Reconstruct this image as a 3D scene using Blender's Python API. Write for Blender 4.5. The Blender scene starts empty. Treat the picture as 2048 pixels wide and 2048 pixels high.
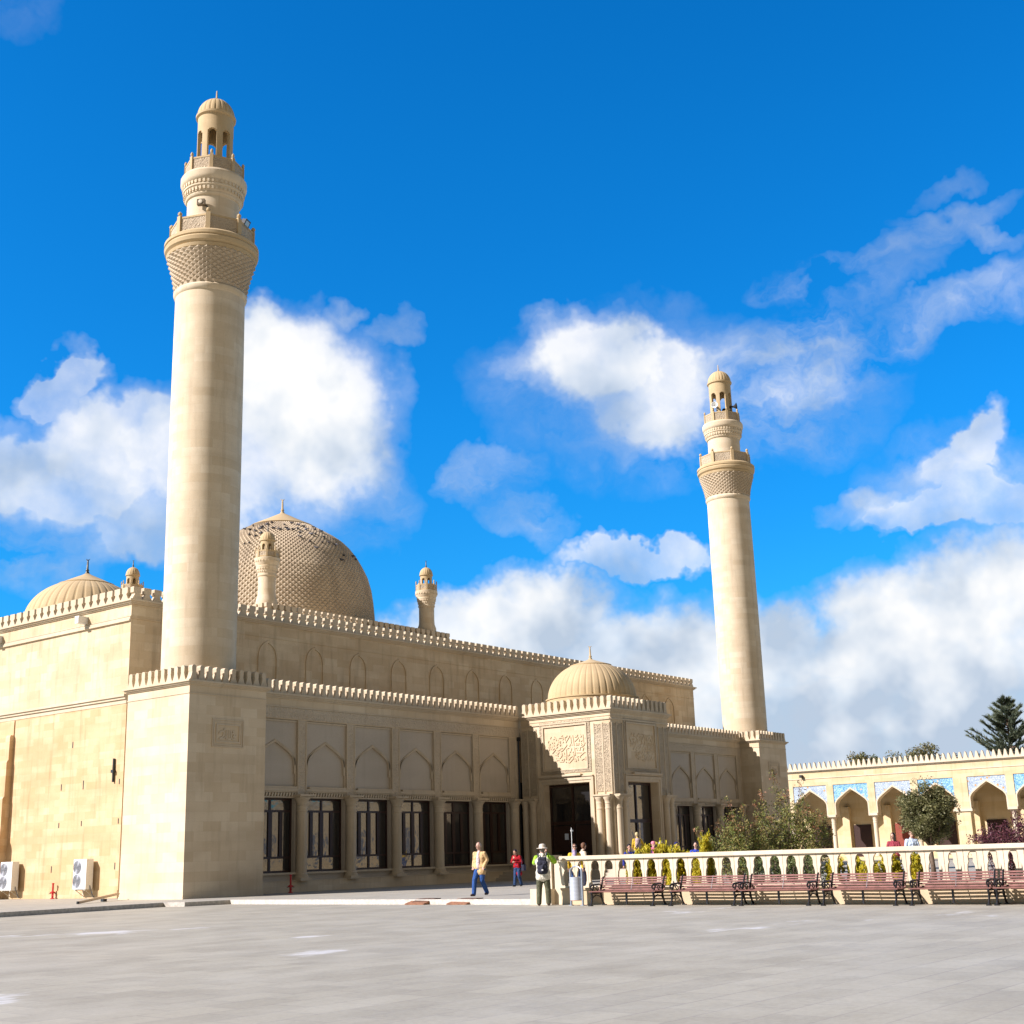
import bpy, bmesh, math, random
from mathutils import Vector, Matrix
random.seed(7)
SC = bpy.context.scene
COL = SC.collection
PI = math.pi
R = math.radians

# ------------------------------------------------------------------ camera
CAMP = Vector((-35.512, -45.0837, 1.51))
YAW, PITCH, ROLL, FPX = 0.9147, 0.2585, -0.0308, 2594.37
fwd = Vector((math.sin(YAW)*math.cos(PITCH), math.cos(YAW)*math.cos(PITCH), math.sin(PITCH)))
r0 = Vector((math.cos(YAW), -math.sin(YAW), 0)); u0 = r0.cross(fwd)
rgt = r0*math.cos(ROLL)+u0*math.sin(ROLL); upv = -r0*math.sin(ROLL)+u0*math.cos(ROLL)
cd = bpy.data.cameras.new('camera'); cam = bpy.data.objects.new('camera', cd); COL.objects.link(cam)
cd.sensor_width = 36; cd.lens = 36*FPX/2048; cd.clip_end = 6000; cd.clip_start = .1
M = Matrix((rgt, upv, -fwd)).transposed().to_4x4(); M.translation = CAMP
cam.matrix_world = M
SC.camera = cam

def ray(px, py):
    return fwd + rgt*((px-1024)/FPX) + upv*((1024-py)/FPX)
def at_z(px, py, z):
    d = ray(px, py); return CAMP + d*((z-CAMP.z)/d.z)
def at_x(px, py, x):
    d = ray(px, py); return CAMP + d*((x-CAMP.x)/d.x)
def at_y(px, py, y):
    d = ray(px, py); return CAMP + d*((y-CAMP.y)/d.y)

# ------------------------------------------------------------------ objects
def link(o, parent=None):
    COL.objects.link(o)
    if parent: o.parent = parent
    return o
def tag(o, label=None, cat=None, group=None, kind=None):
    if label: o['label'] = label
    if cat: o['category'] = cat
    if group: o['group'] = group
    if kind: o['kind'] = kind
    return o
def thing(name, label, cat, loc=(0, 0, 0), rz=0, group=None):
    o = bpy.data.objects.new(name, None); o.empty_display_size = .2
    o.location = loc; o.rotation_euler = (0, 0, rz)
    link(o); return tag(o, label, cat, group)
def copy_tree(o, parent=None):
    c = o.copy(); COL.objects.link(c)
    if parent: c.parent = parent
    for ch in list(o.children): copy_tree(ch, c)
    return c

class MB:
    def __init__(s, F=None): s.v = []; s.f = []; s.F = F
    def add(s, vs, fs):
        n = len(s.v)
        if s.F: vs = [s.F(*p) for p in vs]
        s.v += [tuple(p) for p in vs]; s.f += [tuple(i+n for i in f) for f in fs]; return s
    def box(s, a0, a1, b0, b1, c0, c1):
        vs = [(a, b, c) for c in (c0, c1) for b in (b0, b1) for a in (a0, a1)]
        return s.add(vs, [(0,2,3,1),(4,5,7,6),(0,1,5,4),(2,6,7,3),(0,4,6,2),(1,3,7,5)])
    def obox(s, c, ax, ay, az):   # oriented box: centre and three half axes
        c = Vector(c); ax, ay, az = Vector(ax), Vector(ay), Vector(az)
        vs = [c+ax*i+ay*j+az*k for k in (-1,1) for j in (-1,1) for i in (-1,1)]
        return s.add(vs, [(0,2,3,1),(4,5,7,6),(0,1,5,4),(2,6,7,3),(0,4,6,2),(1,3,7,5)])
    def prism(s, poly, w0, w1):
        n = len(poly)
        vs = [(u, v, w0) for u, v in poly]+[(u, v, w1) for u, v in poly]
        fs = [tuple(range(n))[::-1], tuple(range(n, 2*n))]+[(i, (i+1) % n, n+(i+1) % n, n+i) for i in range(n)]
        return s.add(vs, fs)
    def band(s, inner, outer, w0, w1):     # open strip between two polylines, extruded
        n = len(inner)
        for i in range(n-1):
            s.prism([inner[i], inner[i+1], outer[i+1], outer[i]], w0, w1)
        return s
    def lathe(s, prof, c=(0, 0, 0), n=24, cap=True, a0=0.):
        vs = []; fs = []
        for r, z in prof:
            for i in range(n):
                a = a0+2*PI*i/n; vs.append((c[0]+r*math.cos(a), c[1]+r*math.sin(a), c[2]+z))
        for j in range(len(prof)-1):
            for i in range(n):
                k = (i+1) % n; fs.append((j*n+i, j*n+k, (j+1)*n+k, (j+1)*n+i))
        if cap:
            fs.append(tuple(range(n))[::-1]); fs.append(tuple((len(prof)-1)*n+i for i in range(n)))
        return s.add(vs, fs)
    def tube(s, pts, r, n=8, cap=True):
        pts = [Vector(p) for p in pts]; m = len(pts)
        rr = r if isinstance(r, (list, tuple)) else [r]*m
        vs = []; fs = []; prev = None
        for i, p in enumerate(pts):
            t = (pts[min(i+1, m-1)]-pts[max(i-1, 0)]).normalized()
            if prev is None:
                a = Vector((0, 0, 1)) if abs(t.z) < .9 else Vector((1, 0, 0))
                x = t.cross(a).normalized()
            else: x = (prev-t*prev.dot(t)).normalized()
            prev = x; y = t.cross(x)
            for k in range(n):
                an = 2*PI*k/n; vs.append(p+x*(rr[i]*math.cos(an))+y*(rr[i]*math.sin(an)))
        for i in range(m-1):
            for k in range(n):
                l = (k+1) % n; fs.append((i*n+k, i*n+l, (i+1)*n+l, (i+1)*n+k))
        if cap: fs.append(tuple(range(n))[::-1]); fs.append(tuple((m-1)*n+k for k in range(n)))
        return s.add(vs, fs)
    def ball(s, c, rx, ry=None, rz=None, n=12, m=8):
        ry = ry or rx; rz = rz or rx
        vs = [(c[0], c[1], c[2]-rz)]
        for j in range(1, m):
            b = -PI/2+PI*j/m
            for i in range(n):
                a = 2*PI*i/n; vs.append((c[0]+rx*math.cos(b)*math.cos(a), c[1]+ry*math.cos(b)*math.sin(a), c[2]+rz*math.sin(b)))
        vs.append((c[0], c[1], c[2]+rz)); L = len(vs)-1
        fs = [(0, 1+(i+1) % n, 1+i) for i in range(n)]
        for j in range(m-2):
            for i in range(n):
                k = (i+1) % n; fs.append((1+j*n+i, 1+j*n+k, 1+(j+1)*n+k, 1+(j+1)*n+i))
        fs += [(L, 1+(m-2)*n+i, 1+(m-2)*n+(i+1) % n) for i in range(n)]
        return s.add(vs, fs)
    def cap_cone(s, p0, r0_, p1, r1_, n=12):   # rounded cone from p0 to p1
        p0, p1 = Vector(p0), Vector(p1); t = (p1-p0); L = t.length
        if L < 1e-5: return s.ball(p0, r0_)
        t /= L; pts = []; rs = []
        for k in range(5):
            a = PI/2*k/4; pts.append(p0-t*(r0_*math.cos(a))); rs.append(max(r0_*math.sin(a), 1e-3))
        for k in range(5):
            a = PI/2*k/4; pts.append(p1+t*(r1_*math.sin(a))); rs.append(max(r1_*math.cos(a), 1e-3))
        return s.tube(pts, rs, n)
    def mesh(s, name, mat, smooth=False, off=None, recalc=True):
        me = bpy.data.meshes.new(name)
        vs = s.v if off is None else [(p[0]-off[0], p[1]-off[1], p[2]-off[2]) for p in s.v]
        me.from_pydata(vs, [], s.f)
        if recalc:
            bm = bmesh.new(); bm.from_mesh(me)
            bmesh.ops.recalc_face_normals(bm, faces=bm.faces); bm.to_mesh(me); bm.free()
        if mat: me.materials.append(mat)
        if smooth:
            me.polygons.foreach_set('use_smooth', [True]*len(me.polygons))
            if smooth is not True: me.set_sharp_from_angle(angle=R(smooth))
        me.update(); return me
    def build(s, name, mat, parent=None, smooth=False, loc=None, recalc=True):
        o = bpy.data.objects.new(name, s.mesh(name, mat, smooth, loc, recalc))
        if loc is not None: o.location = loc
        return link(o, parent)

# ------------------------------------------------------------------ materials
class NT:
    def __init__(s, tree): s.t = tree; s.n = tree.nodes; s.l = tree.links
    def new(s, typ, **kw):
        nd = s.n.new(typ)
        for k, v in kw.items(): setattr(nd, k, v)
        return nd
    def set(s, sock, val):
        if isinstance(val, bpy.types.NodeSocket): s.l.new(val, sock)
        elif val is not None: sock.default_value = val
    def math(s, op, a, b=None, c=None, clamp=False):
        nd = s.new('ShaderNodeMath', operation=op); nd.use_clamp = clamp
        s.set(nd.inputs[0], a); s.set(nd.inputs[1], b); s.set(nd.inputs[2], c)
        return nd.outputs[0]
    def vmath(s, op, a, b=None):
        nd = s.new('ShaderNodeVectorMath', operation=op)
        s.set(nd.inputs[0], a); s.set(nd.inputs[1], b)
        return nd.outputs['Value'] if op in ('DOT_PRODUCT', 'LENGTH') else nd.outputs[0]
    def scale(s, a, k):
        nd = s.new('ShaderNodeVectorMath', operation='SCALE'); s.set(nd.inputs[0], a); s.set(nd.inputs['Scale'], k)
        return nd.outputs[0]
    def noise(s, vec, scale, detail=4., rough=.55, dist=0., out='Fac'):
        nd = s.new('ShaderNodeTexNoise'); s.set(nd.inputs['Vector'], vec)
        nd.inputs['Scale'].default_value = scale; nd.inputs['Detail'].default_value = detail
        nd.inputs['Roughness'].default_value = rough; nd.inputs['Distortion'].default_value = dist
        return nd.outputs[0] if out == 'Fac' else nd.outputs[1]
    def ramp(s, fac, stops, interp='LINEAR'):
        nd = s.new('ShaderNodeValToRGB'); cr = nd.color_ramp; cr.interpolation = interp
        while len(cr.elements) < len(stops): cr.elements.new(.5)
        for e, (p, c) in zip(cr.elements, stops):
            e.position = p; e.color = (*c, 1) if isinstance(c, (tuple, list)) else (c, c, c, 1)
        s.set(nd.inputs[0], fac); return nd.outputs[0]
    def mix(s, fac, a, b, blend='MIX'):
        nd = s.new('ShaderNodeMix', data_type='RGBA', blend_type=blend)
        s.set(nd.inputs['Factor'], fac); s.set(nd.inputs[6], a); s.set(nd.inputs[7], b)
        return nd.outputs[2]
    def sep(s, v):
        nd = s.new('ShaderNodeSeparateXYZ'); s.set(nd.inputs[0], v); return nd.outputs
    def comb(s, x=0., y=0., z=0.):
        nd = s.new('ShaderNodeCombineXYZ')
        for i, k in enumerate((x, y, z)): s.set(nd.inputs[i], k)
        return nd.outputs[0]
    def bump(s, h, strength=.3, dist=.02, normal=None):
        nd = s.new('ShaderNodeBump'); nd.inputs['Strength'].default_value = strength; nd.inputs['Distance'].default_value = dist
        s.set(nd.inputs['Height'], h); s.set(nd.inputs['Normal'], normal); return nd.outputs[0]
def c4(c): return (*c, 1)
def mat_new(name, rough=.8, base=(.5, .5, .5), spec=.3, metal=0.):
    m = bpy.data.materials.new(name); m.use_nodes = True
    k = NT(m.node_tree); b = k.n['Principled BSDF']
    b.inputs['Base Color'].default_value = c4(base); b.inputs['Roughness'].default_value = rough
    b.inputs['Specular IOR Level'].default_value = spec; b.inputs['Metallic'].default_value = metal
    return m, k, b
def plain(name, base, rough=.7, var=.15, sc=8., spec=.3, metal=0., bump=0.):
    m, k, b = mat_new(name, rough, base, spec, metal)
    co = k.new('ShaderNodeTexCoord').outputs['Object']
    n = k.noise(co, sc, 5)
    lo = tuple(x*(1-var) for x in base); hi = tuple(min(1, x*(1+var)) for x in base)
    k.l.new(k.ramp(n, [(.3, lo), (.7, hi)]), b.inputs['Base Color'])
    if bump: k.l.new(k.bump(k.noise(co, sc*5, 6), bump, .01), b.inputs['Normal'])
    return m
def stone(name, c1, c2, bw=.95, bh=.41, rnd=False, stain=.3, stain_c=(.42, .3, .17), carve=0., cs=7., joints=True, rr=1.7, dark=0.):
    m, k, b = mat_new(name, .86, c1, .2)
    co = k.new('ShaderNodeTexCoord').outputs['Object']
    x, y, z = k.sep(co)[:3]
    if rnd:
        u = k.math('MULTIPLY', k.math('ARCTAN2', y, x), rr)
    else:
        nx = k.math('ABSOLUTE', k.sep(k.new('ShaderNodeNewGeometry').outputs['True Normal'])[0])
        s = k.math('GREATER_THAN', nx, .6)
        u = k.math('ADD', k.math('MULTIPLY', y, s), k.math('MULTIPLY', x, k.math('SUBTRACT', 1., s)))
    uv = k.comb(u, z, 0.)
    br = k.new('ShaderNodeTexBrick'); br.offset = .5
    k.l.new(uv, br.inputs['Vector'])
    br.inputs['Color1'].default_value = c4(c1); br.inputs['Color2'].default_value = c4(c2)
    br.inputs['Mortar'].default_value = c4(tuple(.5*(a+b_)*.88 for a, b_ in zip(c1, c2)))
    br.inputs['Scale'].default_value = 1.; br.inputs['Brick Width'].default_value = bw; br.inputs['Row Height'].default_value = bh
    br.inputs['Mortar Size'].default_value = 0.004 if joints else 0.; br.inputs['Mortar Smooth'].default_value = .3; br.inputs['Bias'].default_value = -.15
    col = br.outputs['Color']
    big = k.noise(co, .45, 5, .6)
    col = k.mix(k.math('MULTIPLY', k.ramp(big, [(.42, 0.), (.72, 1.)]), stain), col, c4(stain_c))
    # a band of courses of a slightly different quarry batch
    row = k.noise(k.comb(k.math('MULTIPLY', u, .25), k.math('MULTIPLY', z, .9), 3.), 1., 2, .5)
    col = k.mix(k.ramp(row, [(.47, 0.), (.66, .5)]), col, c4(tuple(.86*a for a in c2)))
    # rain streaks
    st = k.noise(k.comb(k.math('MULTIPLY', u, 2.2), k.math('MULTIPLY', z, .22), 0.), 1.3, 5, .6)
    col = k.mix(k.ramp(st, [(.52, 0.), (.74, .8*stain)]), col, c4(tuple(.55*a for a in stain_c)))
    fine = k.noise(co, 26., 6, .65)
    col = k.mix(1., col, k.ramp(fine, [(.25, .88), (.75, 1.06)]), 'MULTIPLY')
    k.l.new(col, b.inputs['Base Color'])
    h = k.math('SUBTRACT', k.math('MULTIPLY', fine, .35), k.math('MULTIPLY', br.outputs['Fac'], 1.))
    nrm = k.bump(h, .22, .008)
    if carve:
        v = k.new('ShaderNodeTexVoronoi', feature='SMOOTH_F1'); v.inputs['Scale'].default_value = cs; v.inputs['Smoothness'].default_value = .3
        k.l.new(co, v.inputs['Vector'])
        w = k.noise(co, cs*1.3, 2, .5, 1.8)
        hh = k.math('ADD', k.ramp(v.outputs['Distance'], [(.1, 1.), (.45, 0.)]), k.ramp(w, [(.45, 0.), (.55, 1.)]))
        nrm = k.bump(hh, carve, .05, nrm)
    k.l.new(nrm, b.inputs['Normal'])
    return m

CREAM = (.70, .58, .40); TAN = (.595, .465, .295)
ST = stone('ashlar_stone', CREAM, TAN)
ST_UP = stone('ashlar_upper', (.68, .55, .36), (.575, .43, .255), stain=.5)
ST_LOW = stone('ashlar_lower_tan', (.66, .49, .295), (.555, .365, .185), bw=.85, bh=.34, stain=.55, stain_c=(.50, .29, .12))
ST_TRIM = stone('trim_stone', (.61, .51, .36), (.57, .465, .32), bw=1.1, bh=.9, stain=.35)
ST_PLAIN = stone('smooth_panel_stone', (.52, .45, .35), (.50, .43, .33), bw=3., bh=3., stain=.15, joints=False)
ST_CARVE = stone('carved_stone', (.60, .50, .355), (.57, .465, .325), bw=1.2, bh=.7, stain=.2, carve=.55, cs=6.)
ST_FLOR = stone('fine_carved_stone', (.60, .50, .35), (.57, .46, .31), bw=1.2, bh=.9, stain=.15, carve=.9, cs=9.)
ST_ROUND = stone('shaft_stone', (.71, .60, .425), (.625, .50, .325), rnd=True, stain=.3, bw=1.0, bh=.42)
ST_LATT = stone('lattice_stone', (.56, .455, .315), (.53, .425, .29), rnd=True, stain=.2, carve=.7, cs=8., joints=False)
ST_STUD = stone('studded_stone', (.53, .43, .295), (.50, .40, .27), rnd=True, stain=.5, stain_c=(.33, .25, .17), joints=False)
ST_SMOOTH = stone('dome_stone', (.53, .40, .225), (.50, .37, .20), rnd=True, stain=.2, joints=False)
ST_RAIL = stone('balustrade_stone', (.66, .56, .41), (.62, .52, .37), bw=.5, bh=3., stain=.2, joints=False)
ST_RAIL2 = stone('balustrade_base_stone', (.60, .47, .30), (.56, .42, .26), bw=1.2, bh=.6, stain=.35)
ST_ARC = stone('arcade_stone', (.64, .53, .34), (.58, .445, .25), bw=.9, bh=.4, stain=.4, stain_c=(.55, .37, .15))
WOOD_D = plain('dark_wood', (.035, .014, .009), .45, .4, 14, .4)
DARK_MET = plain('dark_metal', (.03, .03, .03), .45, .3, 20, .5, .3)
GREY_MET = plain('grey_metal', (.33, .36, .40), .38, .12, 20, .5, .55)
RED_P = plain('red_paint', (.55, .03, .03), .45, .25, 20, .4)
WHITE_P = plain('white_paint', (.76, .76, .72), .45, .06, 10, .4)
CREAM_P = plain('cream_metal', (.62, .55, .42), .5, .1, 10, .3)
IRON = plain('cast_iron', (.02, .018, .018), .4, .4, 30, .5, .5)
FANG = plain('fan_guard_wire', (.30, .31, .33), .5, .1, 30)
DGREY = plain('dark_grille', (.16, .17, .2), .6, .2, 30)
INTER = plain('dark_interior', (.018, .016, .014), .9, .3, 2)
COPPER = plain('dark_finial_metal', (.10, .09, .07), .45, .3, 20, .5, .7)

def glass_mat(name, base, refl, rough=.03, wav=.0025):
    m, k, b = mat_new(name, .3, base)
    gl = k.new('ShaderNodeBsdfGlossy'); gl.inputs['Color'].default_value = (.95, .93, .88, 1); gl.inputs['Roughness'].default_value = rough
    co = k.new('ShaderNodeTexCoord').outputs['Object']
    k.l.new(k.bump(k.noise(co, 1.6, 2), .25, wav*8), gl.inputs['Normal'])
    lw = k.new('ShaderNodeLayerWeight'); lw.inputs['Blend'].default_value = .35
    fac = k.math('ADD', k.math('MULTIPLY', lw.outputs['Facing'], .3), refl, clamp=True)
    mx = k.new('ShaderNodeMixShader'); k.l.new(fac, mx.inputs[0]); k.l.new(b.outputs[0], mx.inputs[1]); k.l.new(gl.outputs[0], mx.inputs[2])
    k.l.new(mx.outputs[0], k.n['Material Output'].inputs['Surface'])
    return m
GLASS = glass_mat('window_glass', (.012, .012, .013), .035)
EXPO = .85
SKY_SAT, SKY_VAL, SKY_HUE = 1.35, 1., .5
SKY_TINT = (.16, 1.08, 1.27)
CLOUD_SH, CLOUD_MID, CLOUD_HI, CLOUD_K = (.50, .60, .74), (.76, .82, .90), (1., 1., 1.), 5.7
BACK_FILL = (1.20, 1.15, 1.10)      # added grey over the unseen sky behind the viewer, dims and neutralises fill light
# ------------------------------------------------------------------ sun, sky, clouds
SUN_H, SUN_E = 301.5, 34.5
sd = Vector((math.sin(R(SUN_H))*math.cos(R(SUN_E)), math.cos(R(SUN_H))*math.cos(R(SUN_E)), math.sin(R(SUN_E))))
sl = bpy.data.lights.new('sun', 'SUN'); sl.energy = 4.9; sl.angle = R(.55); sl.color = (1., .93, .945)
so = bpy.data.objects.new('sun', sl); so.rotation_euler = (-sd).to_track_quat('-Z', 'Y').to_euler(); so.location = (0, 0, 60); link(so)

W = bpy.data.worlds.new('World'); SC.world = W; W.use_nodes = True
k = NT(W.node_tree)
bg = k.n['Background']; bg.inputs['Strength'].default_value = .1
sky = k.new('ShaderNodeTexSky', sky_type='NISHITA'); sky.sun_disc = False
sky.sun_elevation = R(SUN_E); sky.sun_rotation = R(SUN_H); sky.altitude = 800; sky.air_density = 1.; sky.dust_density = .4; sky.ozone_density = 3.
hs = k.new('ShaderNodeHueSaturation'); hs.inputs['Saturation'].default_value = SKY_SAT; hs.inputs['Value'].default_value = SKY_VAL; hs.inputs['Hue'].default_value = SKY_HUE
k.l.new(sky.outputs[0], hs.inputs['Color'])
D = k.new('ShaderNodeTexCoord').outputs['Generated']
skyc = k.mix(1., k.mix(1., hs.outputs[0], (*SKY_TINT, 1), 'MULTIPLY'), k.ramp(k.sep(D)[2], [(.02, (1.3, .66, .74)), (.32, (1., .94, .98)), (.5, (1., 1., 1.))]), 'MULTIPLY')
warp = k.vmath('SUBTRACT', k.noise(D, 9., 5, .6, out='Color'), (.5, .5, .5))
warp2 = k.vmath('SUBTRACT', k.noise(D, 34., 4, .6, out='Color'), (.5, .5, .5))
Dw = k.vmath('ADD', k.vmath('ADD', D, k.scale(warp, .11)), k.scale(warp2, .022))
# clouds of the day, by direction: (px, py, half width, half height, tilt deg, weight)
CL = [   # last number: thickness of a cumulus (about 1 = solid); negative: a thin wisp of that opacity
 (600, 815, 190, 185, -25, 1.5), (530, 720, 120, 110, 0, 1.2), (690, 930, 130, 115, 30, -.75), (260, 890, 175, 115, 0, .55), (110, 950, 180, 95, 10, .5), (290, 1050, 120, 100, 0, .34), (420, 920, 200, 150, 0, .65),
 (125, 775, 80, 40, -15, .35), (160, 720, 40, 24, 40, -.4), (15, 1125, 50, 60, 0, -.7), (60, 1100, 200, 90, 0, -.45), (700, 960, 150, 130, 20, -.5),
 (1200, 715, 112, 98, 0, .75), (1275, 765, 135, 100, 20, .42), (1070, 730, 85, 52, 0, -.45), (1590, 765, 210, 110, -15, -.95), (1525, 840, 170, 95, 0, -.9), (1400, 800, 220, 150, 0, -.8), (1250, 780, 280, 190, 0, -.5), (1600, 790, 220, 140, -15, -.5),
 (1110, 1235, 150, 95, 0, 1.3), (1000, 1275, 170, 80, -8, .9), (1280, 1120, 150, 32, 3, .32), (1230, 1300, 190, 110, 0, .9), (1440, 1330, 190, 120, 0, .9), (1580, 1260, 130, 95, 0, .95), (1760, 1260, 170, 115, -12, 1.),
 (1960, 1200, 190, 130, -15, 1.1), (1900, 1330, 260, 150, 0, 1.), (1650, 1400, 300, 150, 0, 1.), (1300, 1430, 320, 130, 0, 1.), (1900, 1480, 340, 140, 0, 1.), (1550, 1540, 380, 120, 0, 1.), (900, 1340, 220, 100, 0, .8),
 (1960, 905, 105, 45, -50, .34), (1990, 1000, 110, 60, 20, .34), (1830, 1030, 120, 32, -8, .34), (1730, 1005, 90, 34, -15, -.7), (1920, 960, 190, 120, 0, -.5),
 (1900, 650, 260, 52, -14, -.62), (1990, 590, 140, 52, -20, -.5), (1800, 510, 220, 38, -24, -.5), (1930, 480, 150, 28, 8, -.45), (1600, 570, 105, 44, -12, -.5), (1730, 600, 190, 60, -40, -.36), (1560, 690, 210, 40, -10, -.36), (1880, 396, 70, 24, -25, -.25),
 (712, 602, 62, 34, 12, -.5), (812, 665, 44, 34, 20, -.4), (985, 945, 95, 55, -10, -.55), (1045, 1030, 95, 55, 25, -.5), (1130, 615, 70, 36, 0, -.4), (10, 10, 110, 60, 0, -.12),
]
acc = None; thin = None
def blob(dirv, right, up, a, b, w):
    global acc, thin
    x = k.vmath('DOT_PRODUCT', Dw, tuple(right/a)); y = k.vmath('DOT_PRODUCT', Dw, tuple(up/b))
    q = k.math('MULTIPLY_ADD', x, x, k.math('MULTIPLY', y, y))
    if w > 0:
        e = k.math('MINIMUM', k.math('MULTIPLY', k.math('SUBTRACT', 1., q), 1.25), w)
        acc = e if acc is None else k.math('SMOOTH_MAX', acc, e, .10)
    else:
        e = k.math('MULTIPLY', k.math('SUBTRACT', 1., q), -w, clamp=True)
        thin = e if thin is None else k.math('MAXIMUM', thin, e)
for (px, py, a, b, t, w) in CL:
    d = ray(px, py); L = d.length; d = d/L
    rr_ = (rgt*math.cos(R(t))-upv*math.sin(R(t))); rr_ = (rr_-d*rr_.dot(d)).normalized(); uu_ = rr_.cross(d).normalized()
    blob(d, rr_, uu_, 1.12*a/FPX/L, 1.12*b/FPX/L, w)
det = k.noise(D, 13., 7, .58, .15)
soft = k.noise(D, 11., 4, .5, .1)
sunoff = tuple(sd*.022+Vector((0, 0, .014)))
soft2 = k.noise(k.vmath('ADD', D, sunoff), 11., 4, .5, .1)
acc = k.math('MAXIMUM', acc, -1.)
dens = k.math('ADD', acc, k.math('MULTIPLY', k.math('SUBTRACT', det, .5), 1.25))
aT = k.ramp(dens, [(0., 0.), (.13, .07), (.36, .44), (.64, .84), (1., 1.)])
halo = k.ramp(k.math('ADD', k.math('ADD', acc, .5), k.math('MULTIPLY', k.math('SUBTRACT', soft, .5), .9)), [(.05, 0.), (.6, .20)])
x_, y_, z_ = k.sep(Dw)[:3]
str_ = k.noise(k.comb(x_, y_, k.math('MULTIPLY', z_, 2.2)), 10., 7, .6, .3)
aN = k.math('MULTIPLY', thin, k.ramp(str_, [(.33, 0.), (.66, 1.)]))
inv = lambda v: k.math('SUBTRACT', 1., v)
alpha = inv(k.math('MULTIPLY', k.math('MULTIPLY', inv(aT), inv(halo)), inv(aN)))
lit = k.math('ADD', k.math('MULTIPLY', k.math('SUBTRACT', soft, soft2), 3.2), k.math('MULTIPLY', acc, .30))
zc = k.sep(D)[2]
lowgrey = k.ramp(zc, [(.04, .55), (.15, .36), (.27, .02)])
lit = k.math('SUBTRACT', k.math('ADD', lit, .42), lowgrey)
cc = k.ramp(lit, [(.0, CLOUD_SH), (.45, CLOUD_MID), (.85, CLOUD_HI)])
fin = k.mix(alpha, skyc, k.scale(cc, CLOUD_K))
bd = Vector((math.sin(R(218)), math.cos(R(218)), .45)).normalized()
back_mask = k.math('ADD', k.vmath('DOT_PRODUCT', D, tuple(bd)), k.math('MULTIPLY', k.math('SUBTRACT', det, .5), .25))
fin = k.mix(k.ramp(back_mask, [(.12, 0.), (.42, 1.)]), fin, (*BACK_FILL, 1))  # unseen back of the sky greyed to hold down fill on the front
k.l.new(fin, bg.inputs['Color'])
SC.view_settings.view_transform = 'Standard'; SC.view_settings.look = 'None'
SC.view_settings.exposure = EXPO; SC.view_settings.gamma = 1.; SC.view_settings.use_curve_mapping = False
SC.render.engine = 'CYCLES'
SC.cycles.max_bounces = 6; SC.cycles.diffuse_bounces = 3; SC.cycles.glossy_bounces = 3; SC.cycles.use_denoising = True
try: W.cycles.sampling_method = 'MANUAL'; W.cycles.sample_map_resolution = 512
except Exception: pass
# ------------------------------------------------------------------ the mosque
ZP = .155
S, H1, YG, HG = 4.32, 9.02, 1.573, 9.05
XP0, XP1, YP = 25.1, 31.16, -4.84
XT = 51.94
B0, DB = 8.04, 3.278
mosque = thing('mosque', 'cream stone mosque with two tall round minarets, domes and a long windowed gallery', 'mosque', (0, 0, ZP))
MO = (0, 0, ZP)
def part(mb, name, mat, parent=None, smooth=False):
    """link a part below the mosque (or below one of its parts); coordinates are in world space"""
    p = parent or mosque
    o = mb.build(name, mat, None, smooth); o.parent = p
    if p is mosque: o.matrix_parent_inverse = Matrix.Translation((0, 0, -ZP))
    return o
def Ff(y):      # front frames: u = X, v = Z, w = out towards -Y
    return lambda u, v, w: (u, y-w, v)
def Fl(x):      # left-facing frames: u = Y, v = Z, w = out towards -X
    return lambda u, v, w: (x-w, u, v)
def Fr(x):
    return lambda u, v, w: (x+w, u, v)
def Fb(y):
    return lambda u, v, w: (u, y+w, v)

def merlon(s, h):
    pr = [(.485, 0), (.47, .06), (.36, .19), (.27, .38), (.225, .54), (.25, .60), (.265, .86), (.21, .95), (.10, 1.)]
    r = [(a*s, b*h) for a, b in pr]
    return r+[(-a, b) for a, b in r[::-1]]
def tee(s, h):
    pr = [(.485, 0), (.44, .10), (.27, .36), (.22, .46), (.24, .52), (.355, .57), (.36, .95), (.33, 1.)]
    r = [(a*s, b*h) for a, b in pr]
    return r+[(-a, b) for a, b in r[::-1]]
def spike(s, h):
    pr = [(.48, 0), (.46, .14), (.33, .3), (.25, .55), (.20, .78), (.08, 1.)]
    r = [(a*s, b*h) for a, b in pr]
    return r+[(-a, b) for a, b in r[::-1]]
def merlons(mb, F, ua, ub, v, h, sp, w0, w1, shape=merlon):
    n = max(1, round((ub-ua)/sp)); s = (ub-ua)/n
    mb.F = F
    for i in range(n):
        c = ua+s*(i+.5)
        mb.prism([(c+a, v+b) for a, b in shape(s, h)], w0, w1)
    mb.F = None
def cornice(mb, F, ua, ub, v, hh=.24, out=.17, w_in=-.4, ea=0, eb=0):
    """stepped cornice; ea / eb lengthen its ends so corners meet"""
    mb.F = F
    st = [(0, .28, .30), (.28, .62, .62), (.62, 1., 1.)]
    for a, b, o in st:
        mb.box(ua-ea*out*o, ub+eb*out*o, v+hh*a, v+hh*b, w_in, out*o)
    mb.F = None
def square_cornice(mb, x0, x1, y0, y1, v, hh, out):
    st = [(0, .28, .30), (.28, .62, .62), (.62, 1., 1.)]
    for a, b, o in st:
        mb.box(x0-out*o, x1+out*o, y0-out*o, y1+out*o, v+hh*a, v+hh*b)
def square_merlons(mb, x0, x1, y0, y1, v, h, sp, t=.2, sides='flrb', shape=merlon):
    if 'f' in sides: merlons(mb, Ff(y0), x0, x1, v, h, sp, -t, 0, shape)
    if 'l' in sides: merlons(mb, Fl(x0), y0+t+.02, y1-.002, v, h, sp, -t, 0, shape)
    if 'r' in sides: merlons(mb, Fr(x1), y0+t+.02, y1-.002, v, h, sp, -t, 0, shape)
    if 'b' in sides: merlons(mb, Fb(y1), x0+t+.02, x1-t-.02, v, h, sp, -t, 0, shape)

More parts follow.
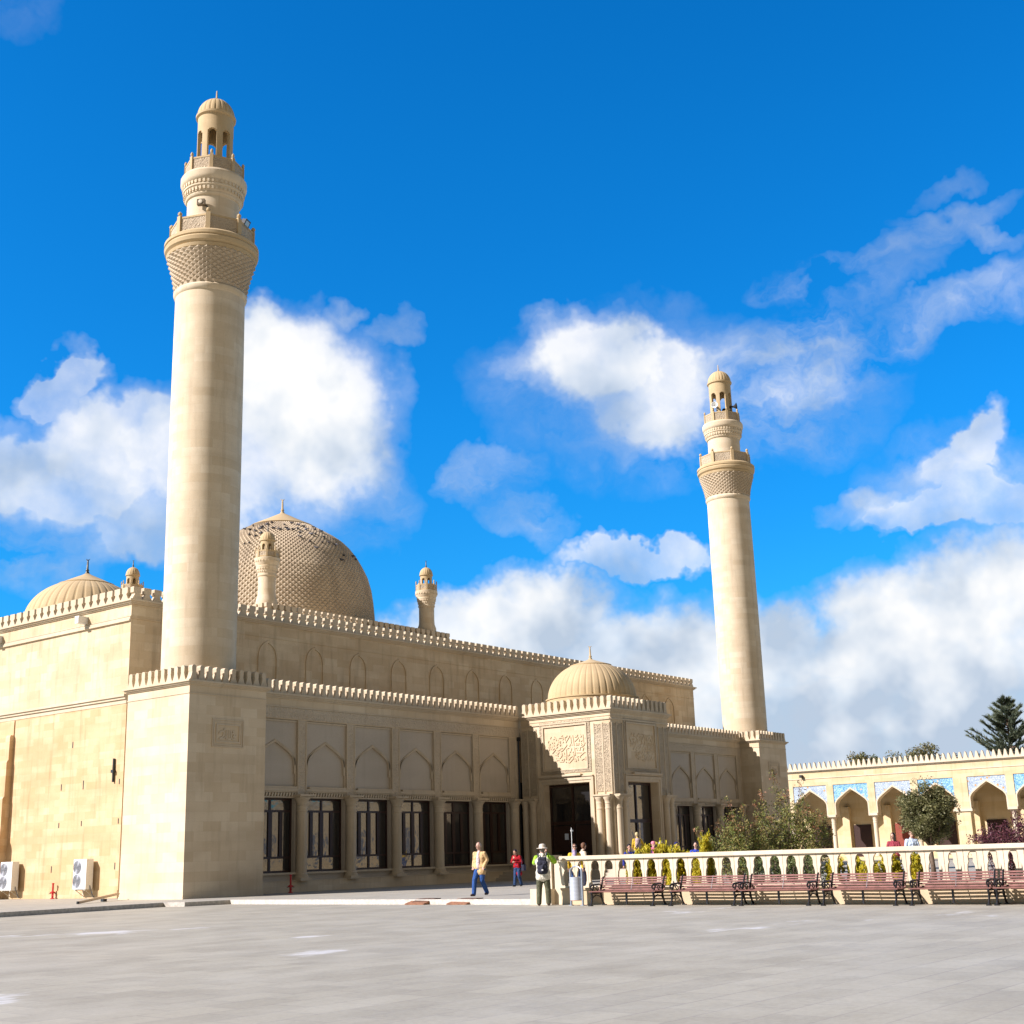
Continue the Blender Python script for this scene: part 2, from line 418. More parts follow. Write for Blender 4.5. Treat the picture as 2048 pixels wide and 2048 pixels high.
# --- corner towers
def strokes_mb(F, strokes, r, flat=.6):
    mb = MB(F)
    for st in strokes:
        for (a, b) in zip(st[:-1], st[1:]):
            L = math.hypot(b[0]-a[0], b[1]-a[1])
            if L < 1e-4: continue
            nx, ny = -(b[1]-a[1])/L*r, (b[0]-a[0])/L*r
            ex, ey = (b[0]-a[0])/L*r*.5, (b[1]-a[1])/L*r*.5
            mb.prism([(a[0]-ex+nx, a[1]-ey+ny), (a[0]-ex-nx, a[1]-ey-ny), (b[0]+ex-nx, b[1]+ey-ny), (b[0]+ex+nx, b[1]+ey+ny)], 0, r*flat*(1+.1*random.random()))
    return mb
PLAQ = [[(10, 62), (20, 48), (45, 40), (60, 45), (62, 70), (45, 92), (12, 108), (60, 104), (80, 86)], [(95, 34), (96, 80), (90, 108)], [(120, 34), (122, 108), (105, 108)], [(143, 36), (146, 96), (138, 108), (122, 108)],
        [(160, 60), (178, 52), (186, 72), (172, 84), (196, 86), (206, 74)], [(168, 40), (180, 38)], [(60, 26), (82, 20)], [(190, 98), (180, 108), (160, 104)]]
def plaque(x0):
    F = Ff(0)
    mb = MB(F)
    a, b, c, d = x0+1.27, x0+3.04, 6.42, 7.65
    for i, (g, w) in enumerate([(0, .035), (.09, .02), (.22, .035)]):
        t = .055
        mb.box(a+g, b-g, d-g-t, d-g, 0, w); mb.box(a+g, b-g, c+g, c+g+t, 0, w)
        mb.box(a+g, a+g+t, c+g+t, d-g-t, 0, w); mb.box(b-g-t, b-g, c+g+t, d-g-t, 0, w)
    o = part(mb, 'plaque', ST_TRIM)
    q = [[(x0+1.62+p[0]/220*1.05, 7.32-p[1]/110*.55) for p in st] for st in PLAQ]
    part(strokes_mb(F, q, .032, 1.), 'calligraphy', ST_TRIM, o)
for x0 in (0, XT):
    t = MB(); t.box(x0, x0+S, 0, S, .02, H1)
    t.box(x0-.02, x0+S+.02, -.02, S+.02, .02, ZP+.11)
    w = part(t, 'corner_tower', ST)
    c = MB(); square_cornice(c, x0, x0+S, 0, S, H1, .2, .20)
    c.box(x0-.025, x0+S+.025, -.025, S+.025, H1-.37, H1-.33)
    square_merlons(c, x0-.04, x0+S+.04, -.04, S+.04, H1+.2, .66, .455, .26)
    part(c, 'parapet', ST_TRIM, w)
    plaque(x0)

# --- minarets: shaft as the part, its storeys as sub-parts
def stud_band(prof, n, h):
    """lattice of raised four-sided studs over a surface of revolution; prof(t) -> (r, z)"""
    mb = MB(); rows = prof['rows']; f = prof['f']
    vs = []; fs = []
    for j in range(rows+1):
        r, z = f(j/rows)
        for i in range(n):
            a = 2*PI*i/n; o = h if (i+j) % 2 else 0.
            if j in (0, rows): o = 0
            vs.append(((r+o)*math.cos(a), (r+o)*math.sin(a), z+o*prof.get('up', .0)))
    for j in range(rows):
        for i in range(n):
            a, b, c, d = j*n+i, j*n+(i+1) % n, (j+1)*n+(i+1) % n, (j+1)*n+i
            if (i+j) % 2: fs += [(a, b, d), (b, c, d)]
            else: fs += [(a, b, c), (a, c, d)]
    return mb.add(vs, fs)
def ribbed(r, prof, n, k=4, depth=.03):
    """ribbed dome: n lobes, k points per lobe"""
    mb = MB(); N = n*k; vs = []; fs = []
    for q, z in prof:
        for i in range(N):
            a = 2*PI*i/N; s = min(1., abs(math.sin(PI*(i/k)))*2.2)
            rr = q*r*(1-depth*(1-s)); vs.append((rr*math.cos(a), rr*math.sin(a), z))
    for j in range(len(prof)-1):
        for i in range(N):
            l = (i+1) % N; fs.append((j*N+i, j*N+l, (j+1)*N+l, (j+1)*N+i))
    fs.append(tuple((len(prof)-1)*N+i for i in range(N)))
    return mb.add(vs, fs)
def finial_mb(z, s, crescent=True):
    mb = MB()
    mb.lathe([(.2*s, z-.05*s), (.15*s, z+.1*s), (.09*s, z+.2*s), (.135*s, z+.26*s), (.135*s, z+.30*s), (.08*s, z+.36*s), (.062*s, z+.9*s), (.045*s, z+1.08*s)], n=10)
    if crescent:
        pts = []; zc = z+1.24*s
        for i in range(11):
            a = PI*1.12+(PI*.76)*i/10*1.02+PI*0
            a = R(200)+R(140)*i/10
            pts.append((.16*s*math.cos(a)*.72, -.16*s*math.cos(a)*.7, zc+.17*s*math.sin(a)))
        mb.tube(pts, [max(.004, .042*s*math.sin(PI*i/10)) for i in range(11)], 6)
    return mb
def balcony(mbw, mbp, rad, z0, z1, t=.1, post=.11, ball=.11, rot=0.):
    """octagonal parapet: posts and rail into mbw, lattice panels into mbp"""
    for i in range(8):
        a = PI/4*i+rot; b = PI/4*(i+1)+rot
        pa = Vector((rad*math.cos(a), rad*math.sin(a), 0)); pb = Vector((rad*math.cos(b), rad*math.sin(b), 0))
        m = (pa+pb)/2; e = (pb-pa).normalized(); o = Vector((e.y, -e.x, 0)); L = (pb-pa).length
        mbp.obox(m+Vector((0, 0, (z0+z1)/2)), e*(L/2-post*.9), o*t*.32, (0, 0, (z1-z0)/2-.06))
        mbw.obox(m+Vector((0, 0, z1-.03)), e*(L/2-post*.8), o*t*.55, (0, 0, .045))
        mbw.obox(m+Vector((0, 0, z0+.03)), e*(L/2-post*.8), o*t*.5, (0, 0, .035))
        rv = pa.normalized(); tv = Vector((-rv.y, rv.x, 0))
        mbw.obox(pa+Vector((0, 0, (z0+z1)/2+.03)), tv*post, rv*post*.7, (0, 0, (z1-z0)/2+.05))
        mbw.lathe([(.05, z1+.07), (.03, z1+.1), (ball*.8, z1+.14), (ball, z1+.2), (ball*.8, z1+.27), (.02, z1+.33)], (pa.x, pa.y, 0), 8)
def lantern(mb, r, ri, z0, z1, za, zb, n, rot, hw):
    """round lantern wall with n arched openings between za and zb"""
    N = 72; seg = 2*PI/N
    arch = lambda d: zb-hw*r*.9*(1-math.sqrt(max(0, 1-(d/hw)**2)))
    for i in range(N):
        a = i*seg; mid = a+seg/2
        d = min(abs(((mid-rot-2*PI*j/n+PI) % (2*PI))-PI) for j in range(n))
        spans = [(z0, z1)] if d > hw else [(z0, za), (arch(d), z1)]
        for (p, q) in spans:
            if q-p < .01: continue
            vs = [(rr*math.cos(b), rr*math.sin(b), z) for z in (p, q) for rr in (ri, r) for b in (a, a+seg)]
            mb.add(vs, [(0,1,3,2),(4,6,7,5),(2,3,7,6),(0,4,5,1),(0,2,6,4),(1,5,7,3)])
def make_minaret(cx, cy):
    L = (cx, cy, 9.)
    def pm(mb, name, mat, parent, smooth=False):
        o = mb.build(name, mat, None, smooth); o.location = (cx, cy, 0) if parent is mosque else (0, 0, 0)
        o.parent = parent
        if parent is mosque: o.matrix_parent_inverse = Matrix.Translation((0, 0, -ZP))
        return o
    sh = MB(); sh.lathe([(1.66, 8.95), (1.665, 12), (1.68, 18), (1.68, 24), (1.66, 28.1), (1.72, 28.16), (1.76, 28.28), (1.76, 28.36), (1.68, 28.46), (1.6, 28.5)], n=64)
    root = pm(sh, 'minaret', ST_ROUND, mosque, 30)
    f = lambda t: (1.69+.42*t**1.5, 28.46+1.74*t)
    pm(stud_band({'rows': 14, 'f': f}, 64, .10), 'studded_capital', ST_STUD, root)
    cc = MB(); cc.lathe([(2.0, 30.1), (2.13, 30.16), (2.17, 30.3), (2.12, 30.34), (2.24, 30.45), (2.28, 30.62), (2.22, 30.72), (2.28, 30.76), (2.28, 30.9), (2.12, 31.04), (1.2, 31.06)], n=64)
    pm(cc, 'balcony_floor', ST_SMOOTH, root, 30)
    w = MB(); p = MB(); balcony(w, p, 1.99, 31.06, 31.86)
    bw = pm(w, 'balcony', ST_SMOOTH, root, 30); pm(p, 'lattice_panel', ST_LATT, root)
    u = MB(); u.lathe([(1.27, 31.0), (1.27, 33.26), (1.34, 33.3), (1.38, 33.38), (1.36, 33.44), (1.40, 33.47), (1.44, 33.72), (1.50, 33.76), (1.50, 33.84), (1.46, 33.86), (1.5, 34.04), (1.57, 34.1), (1.62, 34.24), (1.62, 34.5), (1.55, 34.62), (.8, 34.66)], n=64)
    for i in range(44):
        a = 2*PI*i/44; rv = Vector((math.cos(a), math.sin(a), 0)); tv = Vector((-rv.y, rv.x, 0))
        u.obox(rv*1.475+Vector((0, 0, 33.95)), tv*.052, rv*.055, (0, 0, .085)); u.obox(rv*1.42+Vector((0, 0, 33.6)), tv*.05, rv*.05, (0, 0, .09))
    pm(u, 'upper_shaft', ST_ROUND, root, 30)
    w = MB(); p = MB(); balcony(w, p, 1.41, 34.66, 35.36, .08, .085, .08)
    pm(w, 'balcony', ST_SMOOTH, root, 30); pm(p, 'lattice_panel', ST_LATT, root)
    ln = MB(); lantern(ln, .89, .72, 34.6, 38.12, 34.8, 37.2, 7, R(219.4), .255)
    ln.lathe([(.9, 38.05), (.99, 38.1), (1.0, 38.2), (.9, 38.24), (.3, 38.26)], n=48)
    pm(ln, 'lantern', ST_SMOOTH, root, 30)
    pr = [(math.cos(R(t)), 38.22+1.02*math.sin(R(t))) for t in range(0, 85, 7)]+[(.06, 39.28)]
    dm = pm(ribbed(.94, pr, 22, 6, .06), 'lantern_dome', ST_SMOOTH, root, True)
    pm(finial_mb(39.22, .55, False), 'finial', ST_SMOOTH, dm, True)
    return root
make_minaret(S/2, S/2); make_minaret(XT+S/2, S/2)

# --- the windowed gallery
OG = [(1., 0.), (.997, .08), (.985, .16), (.96, .235), (.92, .31), (.865, .385), (.795, .46), (.71, .535), (.61, .61), (.50, .69), (.38, .765), (.25, .845), (.12, .925), (0., 1.)]   # half pointed arch: width, height
RD = [(1., 0.), (.97, .24), (.88, .47), (.72, .68), (.5, .84), (.25, .95), (.08, .99), (0., 1.04)]
def ogee(c, hw, v0, h, sh=None):
    sh = sh or OG
    r = [(c+a*hw, v0+b*h) for a, b in sh]; l = [(c-a*hw, v0+b*h) for a, b in sh[::-1]][1:]
    return (r+l)[::-1]          # left to right
gw = MB(); gcorn = MB()
FG = Ff(YG)
def column_mb(mb, F, u, w, r, v0, v1, n=20):
    x, y, z = F(u, 0, w)
    h = v1-v0
    keep = mb.F; mb.F = None
    mb.lathe([(r*1.35, v0), (r*1.35, v0+.08), (r*1.2, v0+.1), (r*1.22, v0+.16), (r*1.02, v0+.2), (r, v0+.24), (r*.98, v0+h*.82), (r*1.06, v0+h*.825), (r*1.06, v0+h*.845), (r*.97, v0+h*.85), (r*.97, v1-.36), (r*1.08, v1-.34), (r*1.0, v1-.3), (r*1.15, v1-.17), (r*1.5, v1-.05), (r*1.5, v1)], (x, y, 0), n)
    mb.F = keep
def bay(c, hw):
    """one bay: recessed panel with blind arch above a window; c = centre, hw = half width"""
    a, b = c-hw, c+hw
    m = MB(FG)
    m.box(a, b, 4.43, 8.08, -.6, -.16)                       # panel back
    arch = ogee(c, hw-.03, 6.02, 1.14)
    m.prism([(a, 8.078)]+[(a, 6.0)]+arch+[(b, 6.0), (b, 8.078)], -.165, -.10)   # spandrel
    part(m, 'bay_panel', ST_PLAIN)
    m = MB(FG); m.box(a, b, .64, .95, -.6, -.14); part(m, 'apron_wall', ST_PLAIN)
    m = MB(FG)
    inner = ogee(c, hw-.16, 6.0, 1.0); outer = ogee(c, hw-.03, 6.0, 1.16)
    m.band(inner, outer, -.158, -.085)
    for i in range(len(outer)-1):                            # rope beads along the rim
        for t in (.3, .8):
            u = (inner[i][0]+outer[i][0])/2*(1-t)+(inner[i+1][0]+outer[i+1][0])/2*t
            v = (inner[i][1]+outer[i][1])/2*(1-t)+(inner[i+1][1]+outer[i+1][1])/2*t
            m.prism([(u-.05, v-.05), (u+.01, v-.07), (u+.05, v+.05), (u-.01, v+.07)], -.086, -.06)
    m.box(a, a+.07, 4.97, 5.55, -.158, -.08); m.box(b-.07, b, 4.97, 5.55, -.158, -.08)
    m.box(c-hw+.03, c-hw+.15, 5.55, 6.0, -.158, -.06); m.box(c+hw-.15, c+hw-.03, 5.55, 6.0, -.158, -.06)
    m.box(a, b, 7.98, 8.05, -.158, -.04)
    part(m, 'arch_moulding', ST_TRIM)
    m = MB(FG)
    m.box(a, b, 4.74, 4.86, -.16, .04); m.box(a+.22, b, 4.86, 4.96, -.16, .0)
    m.box(a, b, 4.44, 4.49, -.159, -.02); m.box(a, b, 4.68, 4.735, -.159, .0)
    n = 15; s = 2*hw/n
    for i in range(n):
        u = a+s*i
        m.prism([(u+.03, 4.50), (u+s*.62, 4.50), (u+s*.97, 4.67), (u+s*.38, 4.67)], -.158, -.02)
    part(m, 'window_lintel', ST_TRIM)
    m = MB(FG); m.box(a, b, .95, 1.04, -.6, .03); part(m, 'window_sill', ST_TRIM)
    m = MB(FG)
    z0, z1, tz, lz = 1.045, 4.425, 3.83, 1.72
    wf = -.36
    m.box(a, a+.09, z0, z1, wf-.08, wf); m.box(b-.09, b, z0, z1, wf-.08, wf)
    m.box(a+.09, b-.09, z1-.09, z1, wf-.08, wf); m.box(a+.09, b-.09, z0, z0+.09, wf-.08, wf)
    m.box(a+.09, b-.09, tz-.05, tz+.05, wf-.08, wf-.003); m.box(a+.09, b-.09, lz-.05, lz+.05, wf-.08, wf-.003)
    for t in (.25, .5, .75):
        u = a+2*hw*t; q = .12 if t == .5 else .10
        m.box(u-q, u+q, lz+.05, tz-.05, wf-.09, wf+.012)
    u = a+hw; m.box(u-.06, u+.06, tz+.05, z1-.09, wf-.08, wf-.002); m.box(u-.06, u+.06, z0+.09, lz-.05, wf-.08, wf-.002)
    f = part(m, 'window', WOOD_D)
    m = MB(FG); m.box(a+.05, b-.05, z0+.05, z1-.05, wf-.055, wf-.04); part(m, 'pane', GLASS, f)
def pilaster(u, edge=False):
    m = MB(FG); m.box(u-.30, u+.30, 4.585, 8.08, -.6, 0.)
    o = part(m, 'pilaster', ST_CARVE)
    m = MB(FG)
    for s in (-1, 1): m.box(u+s*.26-.035, u+s*.26+.035, 4.6, 8.06, 0, .022)
    part(m, 'edge_moulding', ST_TRIM, o)
    m = MB(FG); m.box(u-.30, u+.30, .64, 4.585, -.6, -.16); part(m, 'pier', ST_PLAIN)
    m = MB(FG); column_mb(m, FG, u-.03, .06, .255, .78, 4.44); m.box(u-.38, u+.32, .64, .785, -.14, .40)
    c = part(m, 'column', ST_TRIM, None, 35)
    m = MB(FG); m.box(u-.44, u+.40, 4.44, 4.5, -.159, .36); m.box(u-.50, u+.46, 4.5, 4.58, -.159, .46); part(m, 'abacus', ST_TRIM, c)
def gallery(pils, ua, ub):
    g = MB(FG)
    g.box(ua, ub, 8.08, HG, -.6, 0.); g.box(ua, ub, .02, .64, -.6, .12); 
    part(g, 'gallery_wall', ST)
    g = MB(FG); g.box(ua, ub, 8.12, 8.62, 0, .025); part(g, 'carved_frieze', ST_CARVE)
    g = MB(FG); g.box(ua, ub, 8.64, 8.70, 0, .05); g.box(ua, ub, .64, .68, -.14, .14)
    cornice(g, FG, ua, ub, HG, .24, .18)
    merlons(g, FG, ua, ub, HG+.24, .64, .442, -.20, .06)
    part(g, 'parapet', ST_TRIM)
    g = MB(FG); g.box(ua, ub, HG-.25, HG-.05, -5.2, -.62); part(g, 'gallery_roof', ST_PLAIN)
    for u in pils: pilaster(u)
    for a, b in zip(pils[:-1], pils[1:]): bay((a+b)/2, (b-a)/2-.30)
PL = [B0+DB*i for i in range(-1, 6)]
gallery(PL, S+.002, XP0-.002)
XCEN = (XP0+XP1)/2
gallery([2*XCEN-p for p in PL[::-1]], XP1+.002, XT-.002)
for x in (PL[0]-.302, ):
    pass
for a, b in ((S, PL[0]-.3), (PL[-1]+.3, XP0)):      # end piers beside tower and porch, both wings
    for (p, q) in ((a+.003, b), (2*XCEN-b, 2*XCEN-a-.003)):
        if q-p > .02:
            m = MB(FG); m.box(p, q, .64, 8.08, -.6, -.02); part(m, 'end_pier', ST)
m = MB(FG); x = XP0-.16
m.tube([(x, 8.0, .06), (x, .7, .06)], .05, 10); m.box(x-.07, x+.07, 7.9, 8.12, 0, .14); part(m, 'drainpipe', DARK_MET, None, 35)
# dark hall behind the glass
m = MB(); m.box(S+.1, XP0-.1, YG+.62, YG+.66, .2, 8.6); m.box(XP1+.1, XT-.1, YG+.62, YG+.66, .2, 8.6); part(m, 'hall_interior', INTER)

# --- entrance porch
SCR = [  # strokes of the carved inscription, traced in a 1932 px wide enlargement
 [(400, 560), (385, 600), (410, 640)], [(450, 470), (435, 510)], [(530, 470), (500, 520), (545, 500), (565, 545)], [(470, 590), (480, 600)], [(510, 580), (525, 600)], [(600, 610), (560, 670), (590, 690), (560, 700)],
 [(470, 690), (490, 740), (520, 720)], [(430, 690), (450, 740)], [(550, 740), (500, 800), (480, 820)], [(640, 480), (620, 500), (650, 490), (780, 465), (790, 440)], [(745, 480), (760, 600), (790, 640)], [(650, 560), (645, 620), (660, 640)], [(700, 560), (715, 580), (700, 590)],
 [(850, 440), (830, 480), (760, 600)], [(870, 480), (885, 620), (900, 640)], [(910, 440), (930, 560), (945, 680), (990, 690)], [(980, 440), (965, 470), (1000, 460), (1020, 420)], [(1040, 480), (960, 560)], [(1080, 420), (1100, 450), (1085, 470)], [(1130, 420), (1150, 600), (1160, 640), (1110, 680), (1060, 680)],
 [(1000, 600), (985, 640), (1010, 640)], [(1045, 600), (1040, 650)], [(1100, 600), (1090, 640), (1120, 630)], [(1190, 440), (1180, 500)], [(1200, 560), (1170, 610)], [(1210, 650), (1195, 720)], [(790, 640), (720, 700), (650, 720)], [(780, 660), (700, 760), (665, 780)],
 [(775, 740), (785, 860), (780, 950)], [(800, 720), (850, 690), (890, 720), (880, 770), (850, 800), (820, 760)], [(950, 710), (970, 860)], [(970, 710), (1020, 700), (1040, 740), (1070, 750), (1075, 690)], [(1000, 740), (1010, 750)],
 [(1000, 800), (1160, 800), (1080, 870), (1010, 890)], [(1080, 870), (1070, 920), (1110, 960), (1180, 920)], [(1190, 840), (1220, 850), (1190, 900), (1195, 960)], [(1030, 930), (1035, 970)], [(960, 930), (955, 980), (990, 990), (980, 950)],
 [(560, 800), (620, 800), (580, 860), (540, 860)], [(600, 870), (590, 910), (640, 930), (680, 880), (650, 850)], [(680, 820), (690, 870)], [(730, 810), (740, 870), (770, 880)], [(700, 960), (640, 1000), (720, 1000), (740, 940)], [(760, 1000), (780, 1010)],
 [(850, 840), (820, 870), (830, 920), (880, 900), (940, 860), (930, 930), (850, 1020), (810, 1010)], [(860, 930), (830, 960)], [(590, 760), (640, 750)], [(430, 620), (420, 660)], [(1120, 540), (1090, 560)], [(670, 450), (700, 440)], [(930, 820), (940, 840)], [(520, 660), (500, 640)], [(880, 560), (850, 660), (840, 680)], [(1150, 700), (1130, 760)], [(620, 640), (650, 660)], [(900, 780), (930, 790)], [(1210, 780), (1180, 800)],
 [(400, 690), (410, 760)], [(600, 540), (620, 580)], [(1060, 520), (1050, 560)], [(690, 520), (720, 520)], [(590, 960), (620, 970)], [(560, 930), (580, 980)]]
def scr_local():
    out = []
    for st in SCR:
        o = []
        for x, y in st:
            P = at_x(1060+x/10.73, 1430+y/10.73, XP0); o.append((P.y, P.z))
        out.append(o)
    return out
SCRL = scr_local()
def porch_face(F, ua, ub, mirror, with_door):
    """ua..ub: the face's extent; near strips at ua side when mirror is False"""
    c = (ua+ub)/2; W2 = (ub-ua)/2
    oh = 1.58
    m = MB(F); ea = .003 if not mirror else 0
    m.box(ua+ea, c-oh, .64, HG, -.55, 0); m.box(c+oh, ub, .64, HG, -.55, 0); m.box(c-oh, c+oh, 5.30, HG, -.55, 0)
    part(m, 'porch_wall', ST)
    m = MB(F)     # stepped door surround
    for g, w in ((0., .05), (.14, .09)):
        q = oh+.02+g
        m.box(c-q-.14, c-q, .64, 5.32+g, 0, w); m.box(c+q, c+q+.14, .64, 5.32+g, 0, w); m.box(c-q-.14, c+q+.14, 5.32+g, 5.46+g, 0, w)
    m.box(c-1.1, c+oh+.3, 5.70, 5.80, 0, .2)
    m.box(c-oh-.28, c+oh+.28, 5.64, 5.70, 0, .12)
    part(m, 'door_surround', ST_TRIM)
    # carved panel
    pa, pb, pz0, pz1 = c-1.56, c+1.56, 6.04, 8.6
    m = MB(F)
    m.box(pa-.2, pb+.2, pz1, pz1+.2, 0, .03); m.box(pa-.2, pb+.2, pz0-.16, pz0, 0, .03); m.box(pa-.2, pa, pz0, pz1, 0, .03); m.box(pb, pb+.2, pz0, pz1, 0, .03)
    fr = part(m, 'carved_border', ST_FLOR)
    m = MB(F); t = .09
    m.box(pa, pb, pz1-t, pz1, 0, .075); m.box(pa, pb, pz0, pz0+t*.6, 0, .05); m.box(pa, pa+t, pz0+t*.6, pz1-t, 0, .075); m.box(pb-t, pb, pz0+t*.6, pz1-t, 0, .075)
    part(m, 'panel_frame', ST_TRIM, fr)
    if not mirror: q = SCRL
    else:
        cl = (YP+YG)/2
        q = [[(c-(u-cl), v) for u, v in st] for st in SCRL]
    part(strokes_mb(F, q, .030, 1.1), 'calligraphy', ST, fr)
    # vertical carved strips at both edges, columns below
    for sgn in (-1, 1):
        e = ua if sgn < 0 else ub
        for d0, d1 in ((.09, .50), (.60, 1.08)):
            a, b = sorted((e-sgn*d0, e-sgn*d1))
            m = MB(F); m.box(a, b, 4.75, 8.44, 0, .03)
            part(m, 'carved_strip', ST_FLOR)
            m = MB(F)
            for x in (a-.03, b+.03): m.box(x-.022, x+.022, 4.62, 8.5, 0, .05)
            part(m, 'strip_moulding', ST_TRIM)
            m = MB(F); column_mb(m, F, (a+b)/2, .12, .19, .78, 4.44, 16); m.box((a+b)/2-.27, (a+b)/2+.27, .64, .785, 0, .40)
            part(m, 'column', ST_TRIM, None, 35)
        a, b = sorted((e+sgn*.0, e-sgn*1.16))
        m = MB(F); m.box(a, b, 4.44, 4.5, 0, .36); m.box(a-(.0), b+.0, 4.5, 4.59, 0, .42); part(m, 'abacus', ST_TRIM)
    m = MB(F); m.box(ua, ub, 8.66, 8.74, 0, .06); m.box(ua, ub, 8.86, 8.89, 0, .03); part(m, 'string_moulding', ST_TRIM)
    # door leaf and glass, deep in the opening
    m = MB(F); w = -.5
    m.box(c-oh, c-oh+.12, .66, 5.3, w-.1, w); m.box(c+oh-.12, c+oh, .66, 5.3, w-.1, w); m.box(c-oh+.12, c+oh-.12, 5.16, 5.3, w-.1, w)
    m.box(c-oh+.12, c+oh-.12, 3.08, 3.26, w-.1, w+.01); m.box(c-.08, c+.08, .66, 3.08, w-.1, w+.012); m.box(c-.06, c+.06, 3.26, 5.16, w-.1, w)
    for s in (-1, 1):
        m.box(c+s*.78-.62, c+s*.78+.62, .68, 1.5, w-.08, w-.02)
        m.box(c+s*.78-.62, c+s*.78+.62, 1.62, 3.0, w-.08, w-.025) if with_door else None
    d = part(m, 'door', WOOD_D)
    m = MB(F); m.box(c-oh+.06, c+oh-.06, 1.4, 5.22, w-.075, w-.06); part(m, 'pane', GLASS, d)
    m = MB(F); m.box(c+.16, c+.20, 1.5, 2.1, w-.02, w+.06); part(m, 'handle', DARK_MET, d)
porch_face(Fl(XP0), YP, YG-.13, False, True)
porch_face(Ff(YP), XP0+.002, XP1-.002, True, False)
m = MB(Fr(XP1)); m.box(YP+.56, YG, .64, HG, -.55, 0); part(m, 'porch_wall', ST)
m = MB(); square_cornice(m, XP0, XP1, YP, YG-.18, HG, .24, .2)
square_merlons(m, XP0-.04, XP1+.04, YP-.04, YG-.2, HG+.24, .70, .46, .26, 'flr')
part(m, 'parapet', ST_TRIM)
m = MB()
for i, e in enumerate((0, .32, .64)):
    z1 = .64-.16*i
    m.box(XP0-2.0-e, XP1+2.0+e, YP-2.4-e, YG-.13, .0 if i == 2 else z1-.17, z1-.001*i)
part(m, 'porch_steps', ST_PLAIN)
m = MB(); m.box(XP0+.62, XP1-.6, YP+.64, YG+.5, .65, 5.6); part(m, 'hall_interior', INTER)
m = MB(Fl(XP0)); P = at_x(1134, 1673.5, XP0+.5); m.box(P.y-.13, P.y+.13, P.z-.17, P.z+.17, -.488, -.475)
NOTICE = plain('paper', (.62, .68, .75), .8, .06, 20)
part(m, 'paper_notice', NOTICE)
PD = (28.13, -1.63)
pr = [(math.cos(R(t))**.92, 1.95*math.sin(R(t))) for t in range(0, 62, 5)]
dmb = MB(); dmb.lathe([(2.75, 9.28), (2.75, 10.16), (2.70, 10.22)], n=64)
def sub_at(mb, name, mat, c, parent, smooth=False):
    o = mb.build(name, mat, None, smooth); o.location = (c[0], c[1], 0) if parent is mosque else (0, 0, 0)
    o.parent = parent
    if parent is mosque: o.matrix_parent_inverse = Matrix.Translation((0, 0, -ZP))
    return o
def ribbed_dome(c, r, z0, h, zc, za, n, fin):
    """ribbed dome with a smooth cone on top: springs at z0, cone from zc to za"""
    pr = []
    tmax = 64
    for t in range(0, tmax+1, 4): pr.append((math.cos(R(t))**.95, z0+h*math.sin(R(t))))
    root = sub_at(ribbed(r, pr, 40, 8, .020), 'ribbed_dome', ST_SMOOTH, c, mosque, True)
    q, zq = pr[-1]
    cn = MB(); cn.lathe([(r*q*1.02, zq-.03), (r*q*1.035, zq+.03), (r*q*.98, zq+.05), (r*q*.55, zq+(za-zq)*.48), (r*q*.2, zq+(za-zq)*.8), (.06, za)], n=48)
    k_ = sub_at(cn, 'dome_cone', ST_SMOOTH, c, root, 30)
    dr = MB(); dr.lathe([(r*1.03, z0-.9), (r*1.03, z0-.06), (r*1.05, z0-.04), (r*1.05, z0+.03), (r*.97, z0+.05)], n=64)
    sub_at(dr, 'dome_drum', ST_SMOOTH, c, root, 30)
    sub_at(finial_mb(za-.06, fin), 'finial', COPPER if fin > .84 else ST_SMOOTH, c, root, True)
    return root
ribbed_dome(PD, 2.62, 10.25, 2.2, None, 12.66, 0, .72)

# --- main hall behind the gallery
YB, XB, XE, HB = 6.52, 1.555, 54.2, 13.65
m = MB(); m.box(XB, XE, YB, 46, .02, HB); hall = part(m, 'main_hall', ST_UP)
m = MB(); square_cornice(m, XB, XE, YB, 46, HB, .22, .22); square_merlons(m, XB-.04, XE+.04, YB-.04, 46, HB+.22, .64, .60, .26, 'flr', tee)
part(m, 'parapet', ST_TRIM, hall)
m = MB(Fl(XB)); m.box(YB, 46, 12.84, 12.93, 0, .10); m.box(YB, 46, 12.93, 13.03, 0, .06); m.box(YB, 46, 13.06, 13.09, 0, .03)
m.box(YB, 46, 9.24, 9.36, 0, .20); m.box(YB, 46, 9.12, 9.24, 0, .13); m.box(YB, 46, 8.92, 9.12, 0, .06)
part(m, 'string_course', ST_TRIM, hall)
m = MB(Fl(XB)); m.box(YB, 46, .16, 8.92, 0, .035); part(m, 'lower_wall', ST_LOW)
m = MB(Fl(XB)); m.box(YB, 46, .16, .52, .035, .075); part(m, 'plinth', ST_LOW)
m = MB(Ff(YB)); m.box(XB, XE, 12.95, 13.0, 0, .03); part(m, 'string_course', ST_UP, hall)
for i in range(13):
    c = 10.13+3.36*i; m = MB(Ff(YB))
    q = ogee(c, .58, 11.85, .80, RD); o = ogee(c, .67, 11.85, .92, RD)
    m.band(q, o, 0, .05); m.box(c-.67, c-.58, 9.3, 11.85, 0, .05); m.box(c+.58, c+.67, 9.3, 11.85, 0, .05)
    part(m, 'blind_arch', ST_UP)
for y in (10.14, 17.72):
    m = MB(Fl(XB)); m.box(y-.13, y+.13, 13.12, 13.42, 0, .55); m.box(y-.17, y+.17, 13.42, 13.47, 0, .55); part(m, 'water_spout', WHITE_P)
